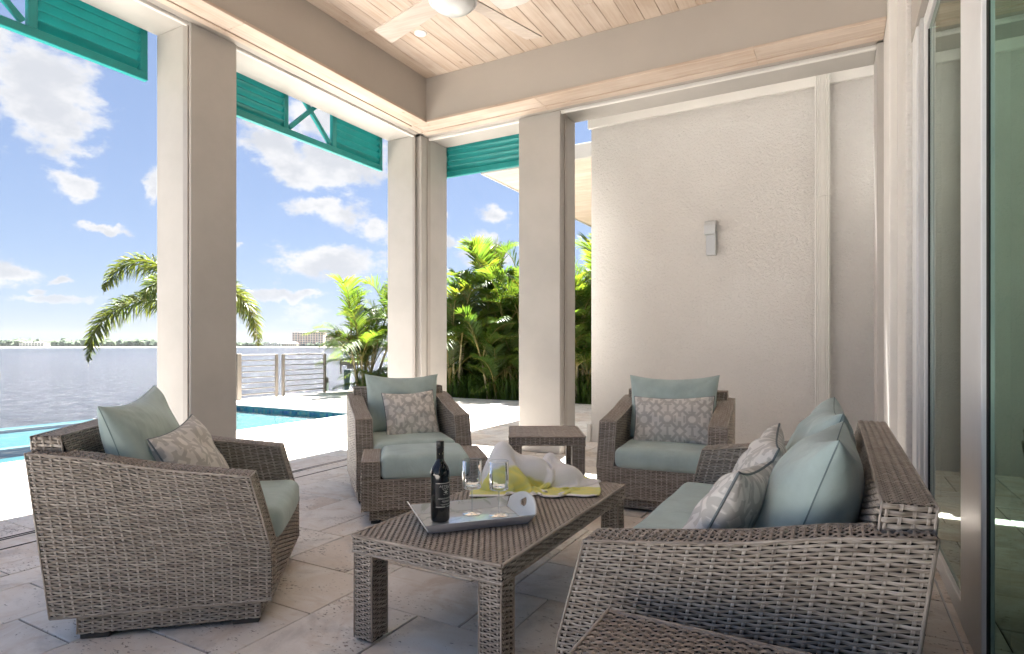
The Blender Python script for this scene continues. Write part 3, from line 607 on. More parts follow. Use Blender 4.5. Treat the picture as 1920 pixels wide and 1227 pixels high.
# ------------------------------------------------------------------ teal louvred shutters
def shutter(label, axis, plane, spans, z0=3.18, z1=3.86):
    """spans: (kind, a, b) along the axis; hangs just outside the header"""
    root = thing('louvred_shutter', label, 'shutter', (plane, spans[0][1], z0) if axis == 'y' else (spans[0][1], plane, z0), 0, 'teal shutters hung across the openings')
    o0 = spans[0][1]; H = z1 - z0; t = 0.045; sg = -1
    def part(name, a0, a1, d0, d1, h0, h1, b=0.003):
        if axis == 'y': mb = B(-d1, -d0, a0, a1, h0, h1, b)
        else: mb = B(a0, a1, d0, d1, h0, h1, b)
        return mb.build(name, M['teal'], root)
    A, Z = 0.0, spans[-1][2] - o0; st = 0.055
    part('bottom_rail', A, Z, 0, t, 0, 0.062); part('top_rail', A, Z, 0, t, H - 0.06, H)
    for kind, a, b_ in spans:
        a -= o0; b_ -= o0
        part('stile', a, a + st, 0.001, t - 0.001, 0.0625, H - 0.0605)
        if b_ >= Z - 1e-6: part('stile', b_ - st, b_, 0.001, t - 0.001, 0.0625, H - 0.0605); e = b_ - st
        else: e = b_
        if kind == 'louvre':
            n = 8; ph = (H - 0.125) / n
            for i in range(n):
                zc = 0.0635 + (i + 0.5) * ph; th = R(44); hw = ph * 0.55
                sl = [(hw * math.cos(2 * math.pi * q / 12), 0.0095 * math.sin(2 * math.pi * q / 12)) for q in range(12)]
                pr = [(t / 2 + u * math.cos(th) - w * math.sin(th), zc - u * math.sin(th) * 1.0 + w * math.cos(th)) for u, w in sl]
                y0, y1 = a + st + 0.001, e - 0.001
                if axis == 'y': v = [(-p, y, q) for y in (y0, y1) for p, q in pr]
                else: v = [(y, p, q) for y in (y0, y1) for p, q in pr]
                MB().add(v, [(q, (q + 1) % 12, 12 + (q + 1) % 12, 12 + q) for q in range(12)], smooth=True).build('louvre', M['teal'], root)
        else:
            y0, y1 = a + st, e; zc0, zc1 = 0.0625, H - 0.0605
            for (ya, za, yb, zb), dd in (((y0, zc0, y1, zc1), 0.004), ((y0, zc1, y1, zc0), 0.006)):
                L = math.hypot(yb - ya, zb - za); ux, uz = (yb - ya) / L, (zb - za) / L; w = 0.020
                q = [(ya - uz * w + ux * 0.03, za + ux * w + uz * 0.03), (yb - uz * w - ux * 0.03, zb + ux * w - uz * 0.03), (yb + uz * w - ux * 0.03, zb - ux * w - uz * 0.03), (ya + uz * w + ux * 0.03, za - ux * w + uz * 0.03)]
                if axis == 'y': v = [(-p, y, z) for p in (dd, t - dd) for y, z in q]
                else: v = [(y, p, z) for p in (dd, t - dd) for y, z in q]
                MB().add(v, [(0, 1, 5, 4), (1, 2, 6, 5), (2, 3, 7, 6), (3, 0, 4, 7), (3, 2, 1, 0), (4, 5, 6, 7)]).build('brace', M['teal'], root)
    return root
shutter('teal louvred shutter at the upper left edge of the photo', 'y', -4.70, [('louvre', 0.93, 1.27), ('brace', 1.27, 1.905), ('louvre', 1.905, 2.685)])
shutter('teal shutter with a cross-braced middle between the left and corner columns', 'y', -4.70, [('louvre', 3.20, 3.98), ('brace', 3.98, 4.61), ('louvre', 4.61, 5.40)])
shutter('short teal louvred shutter between the corner and middle columns', 'x', 6.03, [('louvre', -4.275, -3.02)], 3.20, 3.86)

# ------------------------------------------------------------------ ceiling fan, speaker, sprinkler cover
fan = thing('ceiling_fan', 'white ceiling fan with pale wooden blades', 'ceiling fan', (-1.94, 2.83, 3.04))
MB().lathe([(0.0, 0.0), (0.05, 0.004), (0.09, 0.016), (0.118, 0.036), (0.128, 0.060)], 48).build('lamp_dome', plain('lamp_glass', (0.72, 0.73, 0.72), 0.25, var=0.02), fan)
MB().lathe([(0.129, 0.056), (0.139, 0.058), (0.142, 0.078), (0.138, 0.15), (0.10, 0.21), (0.03, 0.235), (0.0, 0.235)], 48).build('housing', M['fan_white'], fan)
MB().lathe([(0.014, 0.23), (0.014, 0.93)], 16).build('downrod', M['fan_white'], fan)
MB().lathe([(0.016, 0.92), (0.055, 0.94), (0.075, 0.988)], 32).build('canopy', M['fan_white'], fan)
bl = MB(); ns, nw = 14, 5; Pb = np.zeros((ns, nw, 3))
for i in range(ns):
    s_ = i / (ns - 1); xx = 0.10 + 0.60 * s_; w = 0.058 + 0.012 * s_; pit = R(13)
    for j in range(nw):
        c_ = -1 + 2 * j / (nw - 1); Pb[i, j] = (xx, c_ * w * math.cos(pit), c_ * w * math.sin(pit) + 0.11)
top = Pb.copy(); top[..., 2] += 0.009
bl.grid(Pb[:, ::-1], smooth=False); bl.grid(top, smooth=False)
ring = [tuple(Pb[i, 0]) for i in range(ns)] + [tuple(Pb[ns - 1, j]) for j in range(1, nw)] + [tuple(Pb[i, nw - 1]) for i in range(ns - 2, -1, -1)]
rt = [(a, b_, c_ + 0.009) for a, b_, c_ in ring]; k = len(ring)
bl.add(ring + rt, [(i, (i + 1) % k, k + (i + 1) % k, k + i) for i in range(k)])
bme = bl.mesh('blade', [M['fan_wood']])
for a in (75, 165, 255, 345): link('blade', bme, fan, (0, 0, 0), R(a))
sp = MB(); pts = []
for i in range(48):
    t = 2 * math.pi * i / 48; ct, st_ = math.cos(t), math.sin(t); pts.append((0.165 * abs(ct) ** 0.5 * np.sign(ct), 0.165 * abs(st_) ** 0.5 * np.sign(st_)))
v = [(x_, y_, 0.0) for x_, y_ in pts] + [(x_ * 0.96, y_ * 0.96, -0.010) for x_, y_ in pts]
sp.add(v, [(i, 48 + i, 48 + (i + 1) % 48, (i + 1) % 48) for i in range(48)] + [list(range(95, 47, -1))]); sp.build('ceiling_speaker', plain('speaker_grille', (0.60, 0.59, 0.55), 0.6, bump=0.3, bscale=400), None, (-2.40, 4.30, CZ - 0.002), label='rounded grey ceiling speaker next to the fan blades', category='speaker')
MB().lathe([(0.06, 0.0), (0.058, -0.008), (0.045, -0.012), (0.0, -0.014)], 32).build('sprinkler_cover', M['fan_white'], None, (-3.40, 4.43, CZ - 0.001), label='small round white cover on the plank ceiling', category='ceiling cover')
# ------------------------------------------------------------------ woven furniture
def weave(mb, f, nu, nv, out, amp=0.0042, fill=0.41, stake=0.13, per=4, seed=None, shade_backing=True, mat=0, sink=0.0):
    """real over-and-under weave on the patch f(p,t) -> xyz; nu stakes, nv strands"""
    sd = random.uniform(0, 500) if seed is None else seed
    out = np.asarray(out, float)
    def nrm(p, t):
        e = 1e-3; pa = np.clip(p - e, 0, 1); pb = np.clip(p + e, 0, 1); ta = np.clip(t - e, 0, 1); tb = np.clip(t + e, 0, 1)
        n = np.cross(f(pb, t) - f(pa, t), f(p, tb) - f(p, ta)); n /= np.linalg.norm(n, axis=-1, keepdims=True) + 1e-12
        return np.where((n @ out)[..., None] < 0, -n, n)
    mid = np.linspace(0, 1, 9); LU = np.linalg.norm(np.diff(f(mid, np.full(9, 0.5)), axis=0), axis=1).sum(); LV = np.linalg.norm(np.diff(f(np.full(9, 0.5), mid), axis=0), axis=1).sum()
    def strips(nr, ns, half, along_p, sign, lift, dome):
        c = (np.arange(nr) + 0.5) / nr; s = np.linspace(0, 1, ns)
        C, S = np.meshgrid(c, s, indexing='ij')
        rows = []
        for k, o in enumerate((-1, 0, 1)):
            cc = C + o * half / nr
            p, t = (S, cc) if along_p else (cc, S)
            i_ = np.arange(nr)[:, None]
            ph = np.cos(math.pi * ((S * (nu if along_p else nv)) - 0.5) + math.pi * i_) * sign
            h = lift + amp * ph + (dome if o == 0 else -dome)
            pos = f(p, np.clip(t, 0, 1)) + nrm(p, np.clip(t, 0, 1)) * h[..., None]
            u = np.stack([S * (LU if along_p else LV) + i_ * 0.37, sd + i_ + 0.0 * S + 0.25 * k, 0 * S + (0.0 if along_p else 1.0)], -1)
            rows.append((pos, u))
        Pm = np.stack([r[0] for r in rows], 2); Um = np.stack([r[1] for r in rows], 2)     # nr, ns, 3, 3
        a, b_, _, _ = Pm.shape
        idx = np.arange(a * b_ * 3).reshape(a, b_, 3)
        q = np.stack([idx[:, :-1, :-1], idx[:, 1:, :-1], idx[:, 1:, 1:], idx[:, :-1, 1:]], -1).reshape(-1, 4)
        mb.add(Pm.reshape(-1, 3), q, mat, uv=Um.reshape(-1, 3), smooth=True)
    strips(nv, per * nu + 1, fill, True, 1.0, 0.0, 0.0011)
    strips(nu, 2 * nv + 1, stake, False, -1.0, -sink, 0.0008)
    if shade_backing:
        p, t = np.meshgrid(np.linspace(0, 1, 17), np.linspace(0, 1, 9), indexing='ij')
        mb.grid(f(p, t) - nrm(p, t) * (amp * 1.5 + 0.0015), 1, smooth=False)  # dark sheet in place of the shaded hollow behind the strands
def bil(a, b, c, d):                                    # a (0,0)  b (1,0)  c (1,1)  d (0,1)
    a, b, c, d = (np.asarray(q, float) for q in (a, b, c, d))
    return lambda p, t: (a * (1 - p)[..., None] + b * p[..., None]) * (1 - t)[..., None] + (d * (1 - p)[..., None] + c * p[..., None]) * t[..., None]
def rim(mb, pts, r=0.0040):
    pts = np.asarray(pts, float); q = []
    for a, b_ in zip(pts[:-1], pts[1:]):
        k = max(2, int(np.linalg.norm(b_ - a) / 0.04)); q += [a + (b_ - a) * i / k for i in range(k)]
    q.append(pts[-1]); mb.tube(np.array(q), r, 6, 0, uv=random.uniform(0, 300))
WK = [M['wicker'], M['wicker_shade'], M['wicker_even']]
PU, PV = 0.034, 0.0092                                  # stake and strand spacing
def cnt(L, p, even=False): return max(2, int(round(L / p)))
TS = np.array([-0.49, -0.29, -0.11, 0.09, 0.29]); TZ = np.array([0.720, 0.692, 0.652, 0.622, 0.595])
def sb(z): return -0.41 - 0.08 * (z - 0.095) / 0.625
def sf(z): return np.where(z < 0.30, 0.37, 0.37 - 0.08 * (z - 0.30) / 0.295)
def side_fn(y, z0):
    def f(p, t):
        zt = np.interp(-0.49 + 0.78 * p, TS, TZ); z = z0 + (zt - z0) * t; s = sb(z) + (sf(z) - sb(z)) * p
        return np.stack([s, np.full_like(s, y) if np.isscalar(y) else y(z), z], -1)
    return f
AT = 0.115
def rounded_box(sx, sy, sz, r, n=(26, 26, 8), crown=0.0):
    """cushion: rounded box centred at 0, top crowned"""
    mb = MB(); hx, hy, hz = sx / 2, sy / 2, sz / 2
    def smooth_axis(h, k):
        t = np.linspace(-1, 1, k); e = np.sign(t) * (1 - (1 - abs(t)) ** 1.6); return e * h
    A = [smooth_axis(hx, n[0]), smooth_axis(hy, n[1]), smooth_axis(hz, n[2])]
    wr = [(random.uniform(4, 16), random.uniform(4, 16), random.uniform(0, 6)) for _ in range(5)]
    for ax in range(3):
        for sg in (-1, 1):
            u, w = [i for i in range(3) if i != ax]
            U, Wm = np.meshgrid(A[u], A[w], indexing='ij'); Pp = np.zeros(U.shape + (3,)); Pp[..., u] = U; Pp[..., w] = Wm; Pp[..., ax] = (hx, hy, hz)[ax] * sg
            inn = np.clip(Pp, [-hx + r, -hy + r, -hz + r], [hx - r, hy - r, hz - r]); dv = Pp - inn; dv /= np.linalg.norm(dv, axis=-1, keepdims=True) + 1e-9
            Q = inn + dv * r
            k = (1 - (Q[..., 0] / hx) ** 2).clip(0) * (1 - (Q[..., 1] / hy) ** 2).clip(0)
            wv = sum(np.sin(a * Q[..., 0] + b_ * Q[..., 1] + c_) for a, b_, c_ in wr) * 0.0014
            Q[..., 2] += np.sign(Q[..., 2]) * (crown * k ** 0.7) * (Q[..., 2] > 0) + wv * (Q[..., 2] > 0)
            Q[..., 0] += 0.012 * (1 - (Q[..., 1] / hy) ** 2).clip(0) * (1 - (Q[..., 2] / hz) ** 2).clip(0) * np.sign(Q[..., 0])
            if (sg < 0) != (ax == 1): Q = Q[:, ::-1]
            mb.grid(Q, 0, smooth=True)
    return mb
def weld(me, d=1e-4):
    bm = bmesh.new(); bm.from_mesh(me); bmesh.ops.remove_doubles(bm, verts=bm.verts, dist=d); bmesh.ops.recalc_face_normals(bm, faces=bm.faces); bm.to_mesh(me); bm.free(); return me
def seat(name, label, cat, hw, seats, group, loc, rz):
    """armchair or sofa: local +X is the front, Y the width"""
    root = thing(name, label, cat, loc, rz, group)
    for sg in (-1, 1):
        a = MB(); yo, yi = sg * hw, sg * (hw - AT)
        weave(a, side_fn(yo, 0.095), cnt(0.80, PU), cnt(0.56, PV), (0, sg, 0))
        def inner(p, t):
            zt = np.interp(-0.40 + 0.69 * p, TS, TZ); z = 0.28 + (zt - 0.28) * t; s = -0.40 + (sf(z) + 0.40) * p
            return np.stack([s, np.full_like(s, yi), z], -1)
        weave(a, inner, cnt(0.72, PU), cnt(0.36, PV), (0, -sg, 0))
        def topf(p, t):
            s = -0.49 + 0.78 * p; z = np.interp(s, TS, TZ); return np.stack([s, yo + (yi - yo) * t, z + 0.004 * np.sin(math.pi * t)], -1)
        weave(a, topf, cnt(0.79, 0.024), 8, (0, 0, 1), fill=0.44, amp=0.0045, mat=2)
        def front(p, t):
            z = 0.095 + 0.50 * t; s = sf(z); return np.stack([s + 0 * p, yi + (yo - yi) * p, z], -1)
        weave(a, front, 4, cnt(0.5, PV), (1, 0, 0.1))
        edge = [(sb(z), yo, z) for z in (0.095, 0.4, 0.72)] + [(s, yo, z) for s, z in zip(TS[1:], TZ[1:])] + [(0.37, yo, 0.30), (0.37, yo, 0.095), (-0.41, yo, 0.095)]
        rim(a, edge); rim(a, [(s, yi, z) for s, z in zip(TS, TZ)] + [(0.37, yi, 0.30)])
        rim(a, [(0.29, yi, 0.595), (0.29, yo, 0.595)])
        a.build('arm', WK, root, kind='stuff')
    bk = MB(); w = hw - 0.004
    weave(bk, bil((-0.412, -w, 0.095), (-0.412, w, 0.095), (-0.492, w, 0.72), (-0.492, -w, 0.72)), cnt(2 * w, PU), cnt(0.63, PV), (-1, 0, 0))
    w2 = hw - 0.05
    weave(bk, bil((-0.490, -w2, 0.715), (-0.490, w2, 0.715), (-0.497, w2, 0.775), (-0.497, -w2, 0.775)), cnt(2 * w2, PU), 4, (-1, 0, 0))
    weave(bk, bil((-0.499, -w2, 0.775), (-0.393, -w2, 0.775), (-0.393, w2, 0.775), (-0.499, w2, 0.775)), 5, cnt(2 * w2, 0.0125), (0, 0, 1), fill=0.46, amp=0.0040, per=6, mat=2, sink=0.004)
    weave(bk, bil((-0.30, -(hw - AT), 0.36), (-0.30, hw - AT, 0.36), (-0.395, w2, 0.775), (-0.395, -w2, 0.775)), cnt(2 * w2, PU), cnt(0.42, PV), (1, 0, 0))
    for sg in (-1, 1):
        weave(bk, bil((-0.49, sg * w2, 0.70), (-0.38, sg * w2, 0.68), (-0.395, sg * w2, 0.775), (-0.497, sg * w2, 0.775)), 4, 6, (0, sg, 0))
        rim(bk, [(-0.412, sg * w, 0.095), (-0.492, sg * w, 0.72)])
    rim(bk, [(-0.39, -w2, 0.69), (-0.395, -w2, 0.775), (-0.395, w2, 0.775), (-0.39, w2, 0.69)]); rim(bk, [(-0.492, -w2, 0.715), (-0.497, -w2, 0.775), (-0.497, w2, 0.775), (-0.492, w2, 0.715)])
    bk.build('backrest', WK, root, kind='stuff')
    ap = MB(); yi = hw - AT
    weave(ap, bil((0.368, -yi, 0.095), (0.368, yi, 0.095), (0.368, yi, 0.30), (0.368, -yi, 0.30)), cnt(2 * yi, PU), cnt(0.205, PV), (1, 0, 0))
    rim(ap, [(0.366, -yi, 0.302), (0.366, yi, 0.302)]); rim(ap, [(0.368, -yi, 0.096), (0.368, yi, 0.096)])
    ap.add([(-0.38, -hw + 0.01, 0.094), (0.36, -hw + 0.01, 0.094), (0.36, hw - 0.01, 0.094), (-0.38, hw - 0.01, 0.094)], [(3, 2, 1, 0)], 1)
    ap.add([(-0.31, -yi, 0.285), (0.36, -yi, 0.285), (0.36, yi, 0.285), (-0.31, yi, 0.285)], [(0, 1, 2, 3)], 1)
    ap.build('front_panel', WK, root, kind='stuff')
    base_and_feet(root, -0.325, 0.325, hw - 0.015)
    iw = 2 * (hw - AT) - 0.006; cw = iw / seats
    for k in range(seats):
        me = weld(rounded_box(0.70, cw - 0.004, 0.140, 0.048, (30, 30, 10), 0.012).mesh('seat_cushion', [M['aqua']]))
        link('seat_cushion', me, root, (0.040, -iw / 2 + (k + 0.5) * cw, 0.36))
    return root
def base_and_feet(root, s0, s1, w):
    bs = MB(); c = [(s0, -w), (s1, -w), (s1, w), (s0, w)]; o = [(0, -1, 0), (1, 0, 0), (0, 1, 0), (-1, 0, 0)]
    for i in range(4):
        a, b_ = c[i], c[(i + 1) % 4]; L = math.dist(a, b_)
        weave(bs, bil((*a, 0.022), (*b_, 0.022), (*b_, 0.096), (*a, 0.096)), cnt(L, PU), 8, o[i]); rim(bs, [(*a, 0.024), (*a, 0.095)])
    bs.build('base', WK, root, kind='stuff')
    ft = B(-0.05, 0.05, -0.03, 0.03, 0.0, 0.021, 0.003).mesh('foot', [M['rubber']])
    for x_ in (s0 + 0.055, s1 - 0.055):
        for y_ in (-w + 0.036, w - 0.036): link('foot', ft, root, (x_, y_, 0.0))
CH = [((-2.558, 1.703, 0), R(41.3), 'grey wicker armchair seen from its side, nearest the lake'),
      ((-2.953, 3.68, 0), R(-41.3), 'grey wicker armchair behind the footstool, facing the viewer'),
      ((-1.064, 4.26, 0), R(-85.2), 'grey wicker armchair in front of the stucco wall')]
first = seat('wicker_armchair', CH[0][2], 'armchair', 0.42, 1, 'wicker armchairs', CH[0][0], CH[0][1])
for loc, rz, lab in CH[1:]:
    c = copy_tree(first); c.location = loc; c.rotation_euler = (0, 0, rz); c['label'] = lab
SOFA = ((-0.31, 2.355, 0), R(180))
seat('wicker_sofa', 'long grey wicker sofa standing beside the glass doors', 'sofa', 0.86, 1, 'wicker sofas', *SOFA)

# footstool
ot = thing('wicker_footstool', 'low wicker footstool with an aqua cushion in front of the armchair', 'footstool', (-2.43, 3.20, 0), R(-49.5))
HW, D2 = 0.395, 0.235
for sg in (-1, 1):
    a = MB(); yo, yi = sg * HW, sg * (HW - 0.11)
    weave(a, bil((-D2, yo, 0.095), (D2, yo, 0.095), (D2, yo, 0.40), (-D2, yo, 0.40)), cnt(2 * D2, PU), cnt(0.305, PV), (0, sg, 0))
    weave(a, bil((-D2, yi, 0.25), (D2, yi, 0.25), (D2, yi, 0.40), (-D2, yi, 0.40)), cnt(2 * D2, PU), 11, (0, -sg, 0))
    for s in (-1, 1): weave(a, bil((s * D2, yi, 0.095), (s * D2, yo, 0.095), (s * D2, yo, 0.40), (s * D2, yi, 0.40)), 4, cnt(0.305, PV), (s, 0, 0))
    weave(a, bil((-D2, yo, 0.40), (D2, yo, 0.40), (D2, yi, 0.40), (-D2, yi, 0.40)), cnt(2 * D2, 0.024), 8, (0, 0, 1), fill=0.44, amp=0.0045, mat=2)
    rim(a, [(D2, yo, 0.095), (D2, yo, 0.40), (-D2, yo, 0.40), (-D2, yo, 0.095), (D2, yo, 0.095)]); rim(a, [(D2, yo, 0.40), (D2, yi, 0.40), (-D2, yi, 0.40), (-D2, yo, 0.40)]); rim(a, [(D2, yi, 0.40), (D2, yi, 0.27)])
    a.build('side', WK, ot, kind='stuff')
fp = MB(); yi = HW - 0.11
for s in (-1, 1):
    weave(fp, bil((s * (D2 - 0.001), -yi, 0.095), (s * (D2 - 0.001), yi, 0.095), (s * (D2 - 0.001), yi, 0.285), (s * (D2 - 0.001), -yi, 0.285)), cnt(2 * yi, PU), 14, (s, 0, 0)); rim(fp, [(s * D2, -yi, 0.287), (s * D2, yi, 0.287)])
fp.add([(-D2, -HW + 0.01, 0.094), (D2, -HW + 0.01, 0.094), (D2, HW - 0.01, 0.094), (-D2, HW - 0.01, 0.094)], [(3, 2, 1, 0)], 1); fp.add([(-D2, -yi, 0.272), (D2, -yi, 0.272), (D2, yi, 0.272), (-D2, yi, 0.272)], [(0, 1, 2, 3)], 1)
fp.build('front_panel', WK, ot, kind='stuff')
base_and_feet(ot, -D2 + 0.05, D2 - 0.05, HW - 0.05)
link('cushion', weld(rounded_box(2 * D2 + 0.01, 2 * yi - 0.006, 0.15, 0.046, (26, 30, 10), 0.014).mesh('cushion', [M['aqua']])), ot, (0.004, 0, 0.355))

def table(name, label, loc, rz, w, d, h, leg=0.085, ap=0.062, pu=0.021, pv=0.0125, group=None, cat='table'):
    root = thing(name, label, cat, loc, rz, group); t = MB(); x, y = w / 2, d / 2
    weave(t, lambda p, q: np.stack([-x + w * p, -y + d * q, h + 0 * p], -1), cnt(w, pu), cnt(d, pv), (0, 0, 1), amp=0.0034, fill=0.48, stake=0.24, mat=2, sink=0.0022)
    t.build('table_top', WK, root, kind='stuff')
    a = MB(); c = [(-x, -y), (x, -y), (x, y), (-x, y)]; o = [(0, -1, 0), (1, 0, 0), (0, 1, 0), (-1, 0, 0)]
    for i in range(4):
        p, q = c[i], c[(i + 1) % 4]; L = math.dist(p, q)
        weave(a, bil((*p, h - ap), (*q, h - ap), (*q, h - 0.003), (*p, h - 0.003)), cnt(L, PU), 6, o[i]); rim(a, [(*p, h - 0.002), (*q, h - 0.002)], 0.007); rim(a, [(*p, h - ap), (*q, h - ap)], 0.005)
    a.add([(-x + 0.004, -y + 0.004, h - ap), (x - 0.004, -y + 0.004, h - ap), (x - 0.004, y - 0.004, h - ap), (-x + 0.004, y - 0.004, h - ap)], [(3, 2, 1, 0)], 1)
    a.build('apron', WK, root, kind='stuff')
    lg = MB(); l = leg / 2; c = [(-l, -l), (l, -l), (l, l), (-l, l)]; z1 = h - ap - 0.004
    for i in range(4):
        p, q = c[i], c[(i + 1) % 4]; weave(lg, bil((*p, 0.012), (*q, 0.012), (*q, z1), (*p, z1)), 3, cnt(z1, 0.0092), o[i]); rim(lg, [(*p, 0.012), (*p, z1)], 0.005)
    lg.box(-l + 0.01, l - 0.01, -l + 0.01, l - 0.01, 0.0, 0.02, 0, 1)
    me = lg.mesh('leg', WK)
    for sx in (-1, 1):
        for sy_ in (-1, 1): link('leg', me, root, (sx * (x - l - 0.006), sy_ * (y - l - 0.006), 0), 0, kind='stuff')
    return root
table('coffee_table', 'low rectangular wicker table carrying the tray and the towel', (-1.293, 2.33, 0), R(90), 1.28, 0.655, 0.40)
table('side_table', 'square wicker side table in front of the middle column', (-1.985, 4.15, 0), R(28.75), 0.555, 0.56, 0.46, pu=0.026, group='square wicker side tables')
table('side_table', 'square wicker side table cut off by the bottom edge, before the sofa arm', (-0.222, 1.135, 0), 0, 0.56, 0.56, 0.46, pu=0.026, group='square wicker side tables')

# ------------------------------------------------------------------ loose cushions
def lattice(u, v, a=0.168):
    x = np.abs((u / a + 0.5) % 1 - 0.5) * 2; y = np.abs((v / a + 0.5) % 1 - 0.5) * 2
    o = np.maximum(np.maximum(x, y), (x + y) * 0.72)
    g = (np.abs(o - 0.42) < 0.12) | ((np.abs(x - y) < 0.15) & (o > 0.40) & (x + y < 1.5)) | (np.abs((1 - x) + (1 - y) - 0.46) < 0.14)
    g |= (np.abs(y - 0.62) < 0.065) & (x < 0.30) | (np.abs(x - 0.62) < 0.065) & (y < 0.30)
    g |= (x < 0.10) & (y > 0.62) | ((1 - x) < 0.13) & (y < 0.62) & (y > 0.20)
    return g
def pillow(Wd, H, T, pinch=0.07, N=46, print_=False, sag=0.0, sd=0):
    rs = np.random.default_rng(sd); t = np.sin(np.linspace(-math.pi / 2, math.pi / 2, N))
    if print_: t = np.linspace(-1, 1, N)
    U, V = np.meshgrid(t, t, indexing='ij')
    px = U * Wd / 2 * (1 - pinch * (1 - V ** 2)); pz = V * H / 2 * (1 - pinch * (1 - U ** 2))
    th = T / 2 * ((1 - U ** 2).clip(0) ** 0.42) * ((1 - V ** 2).clip(0) ** 0.42)
    wr = np.zeros_like(U)
    for k in range(7):
        a, b_, c_ = rs.uniform(2, 9), rs.uniform(2, 9), rs.uniform(0, 6); wr += np.sin(a * U + b_ * V * rs.choice([-1, 1]) + c_)
    for cx, cz in ((-1, -1), (1, -1), (-1, 1), (1, 1)):                 # creases running in from the corners
        ang = np.arctan2(V - cz, U - cx); rr = np.hypot(U - cx, V - cz); wr += 1.6 * np.sin(ang * rs.uniform(12, 18) + rs.uniform(0, 6)) * np.exp(-rr * 2.2)
    wr *= 0.0036 * ((1 - U ** 2) * (1 - V ** 2)).clip(0) ** 0.3
    pz = pz - sag * (1 - U ** 2) * (V + 1) / 2
    mb = MB(); cl = None
    if print_:
        g = lattice(px + rs.uniform(0, 0.1), pz + rs.uniform(0, 0.1))[..., None]
        cl = np.where(g, np.array([0.50, 0.485, 0.45]), np.array([0.74, 0.715, 0.67]))
    for sg in (1, -1):
        Q = np.stack([sg * (th + wr * (1 if sg > 0 else 0.5)), px, pz], -1)
        if sg > 0: mb.grid(Q, 0, True, color=cl)
        else: mb.grid(Q[:, ::-1], 0, True, color=None if cl is None else cl[:, ::-1])
    loop = np.concatenate([np.stack([0 * t, px[:, 0], pz[:, 0]], -1), np.stack([0 * t, px[-1, :], pz[-1, :]], -1)[1:], np.stack([0 * t, px[::-1, -1], pz[::-1, -1]], -1)[1:], np.stack([0 * t, px[0, ::-1], pz[0, ::-1]], -1)[1:]])
    return mb, loop
def put_pillow(kind, label, ctr, rz, loc, tilt, roll=0.0, yaw=0.0, size=(0.62, 0.50, 0.21), sd=0):
    pr = kind == 'patterned_pillow'
    mb, loop = pillow(*size, print_=pr, N=150 if pr else 54, pinch=0.055 if pr else 0.07, sag=0.02 if not pr else 0.012, sd=sd)
    c, s = math.cos(rz), math.sin(rz); p = (ctr[0] + c * loc[0] - s * loc[1], ctr[1] + s * loc[0] + c * loc[1], loc[2])
    me = weld(mb.mesh(kind, [M['print'] if pr else M['aqua']], 'print'), 5e-4)
    o = link(kind, me, None, p, label=label, category='cushion', group='patterned pillows' if pr else 'aqua back cushions')
    o.rotation_euler = (roll, -tilt, rz + yaw)
    MB().tube(loop, 0.0038 if pr else 0.0018, 6).build('piping', M['piping'] if pr else M['seam'], o)
    return o
c0, r0 = CH[0][0], CH[0][1]; c1, r1 = CH[1][0], CH[1][1]; c2, r2 = CH[2][0], CH[2][1]; cs, rs_ = SOFA
BC = (0.63, 0.50, 0.22)
put_pillow('back_cushion', 'aqua cushion against the back of the armchair nearest the lake', c0, r0, (-0.215, -0.01, 0.665), R(17), R(4), 0, BC, 1)
put_pillow('back_cushion', 'aqua cushion at the back of the armchair behind the footstool', c1, r1, (-0.225, 0.0, 0.655), R(14), R(-1), 0, (0.60, 0.48, 0.20), 2)
put_pillow('back_cushion', 'aqua cushion at the back of the armchair by the stucco wall', c2, r2, (-0.22, 0.0, 0.665), R(14), R(1), 0, (0.66, 0.48, 0.21), 3)
put_pillow('back_cushion', 'aqua cushion at the near end of the sofa', cs, rs_, (-0.235, 0.37, 0.640), R(20), R(2), R(-2), (0.62, 0.50, 0.25), 4)
put_pillow('back_cushion', 'aqua cushion at the far end of the sofa', cs, rs_, (-0.235, -0.33, 0.650), R(18), R(-1), R(3), (0.62, 0.50, 0.24), 5)
put_pillow('patterned_pillow', 'grey patterned pillow on the armchair nearest the lake', c0, r0, (-0.02, -0.03, 0.585), R(27), R(8), R(-10), (0.43, 0.40, 0.15), 6)
put_pillow('patterned_pillow', 'square patterned pillow on the armchair behind the footstool', c1, r1, (-0.05, 0.035, 0.585), R(24), R(2), R(4), (0.42, 0.37, 0.14), 7)
put_pillow('patterned_pillow', 'wide patterned lumbar pillow on the armchair by the stucco wall', c2, r2, (-0.045, 0.03, 0.585), R(22), R(2), R(2), (0.57, 0.36, 0.14), 8)
put_pillow('patterned_pillow', 'grey patterned pillow at the near end of the sofa', cs, rs_, (-0.015, 0.50, 0.590), R(26), R(6), R(-8), (0.44, 0.40, 0.16), 9)
put_pillow('patterned_pillow', 'grey patterned pillow in the middle of the sofa', cs, rs_, (-0.035, -0.045, 0.600), R(24), R(-4), R(6), (0.46, 0.42, 0.16), 10)

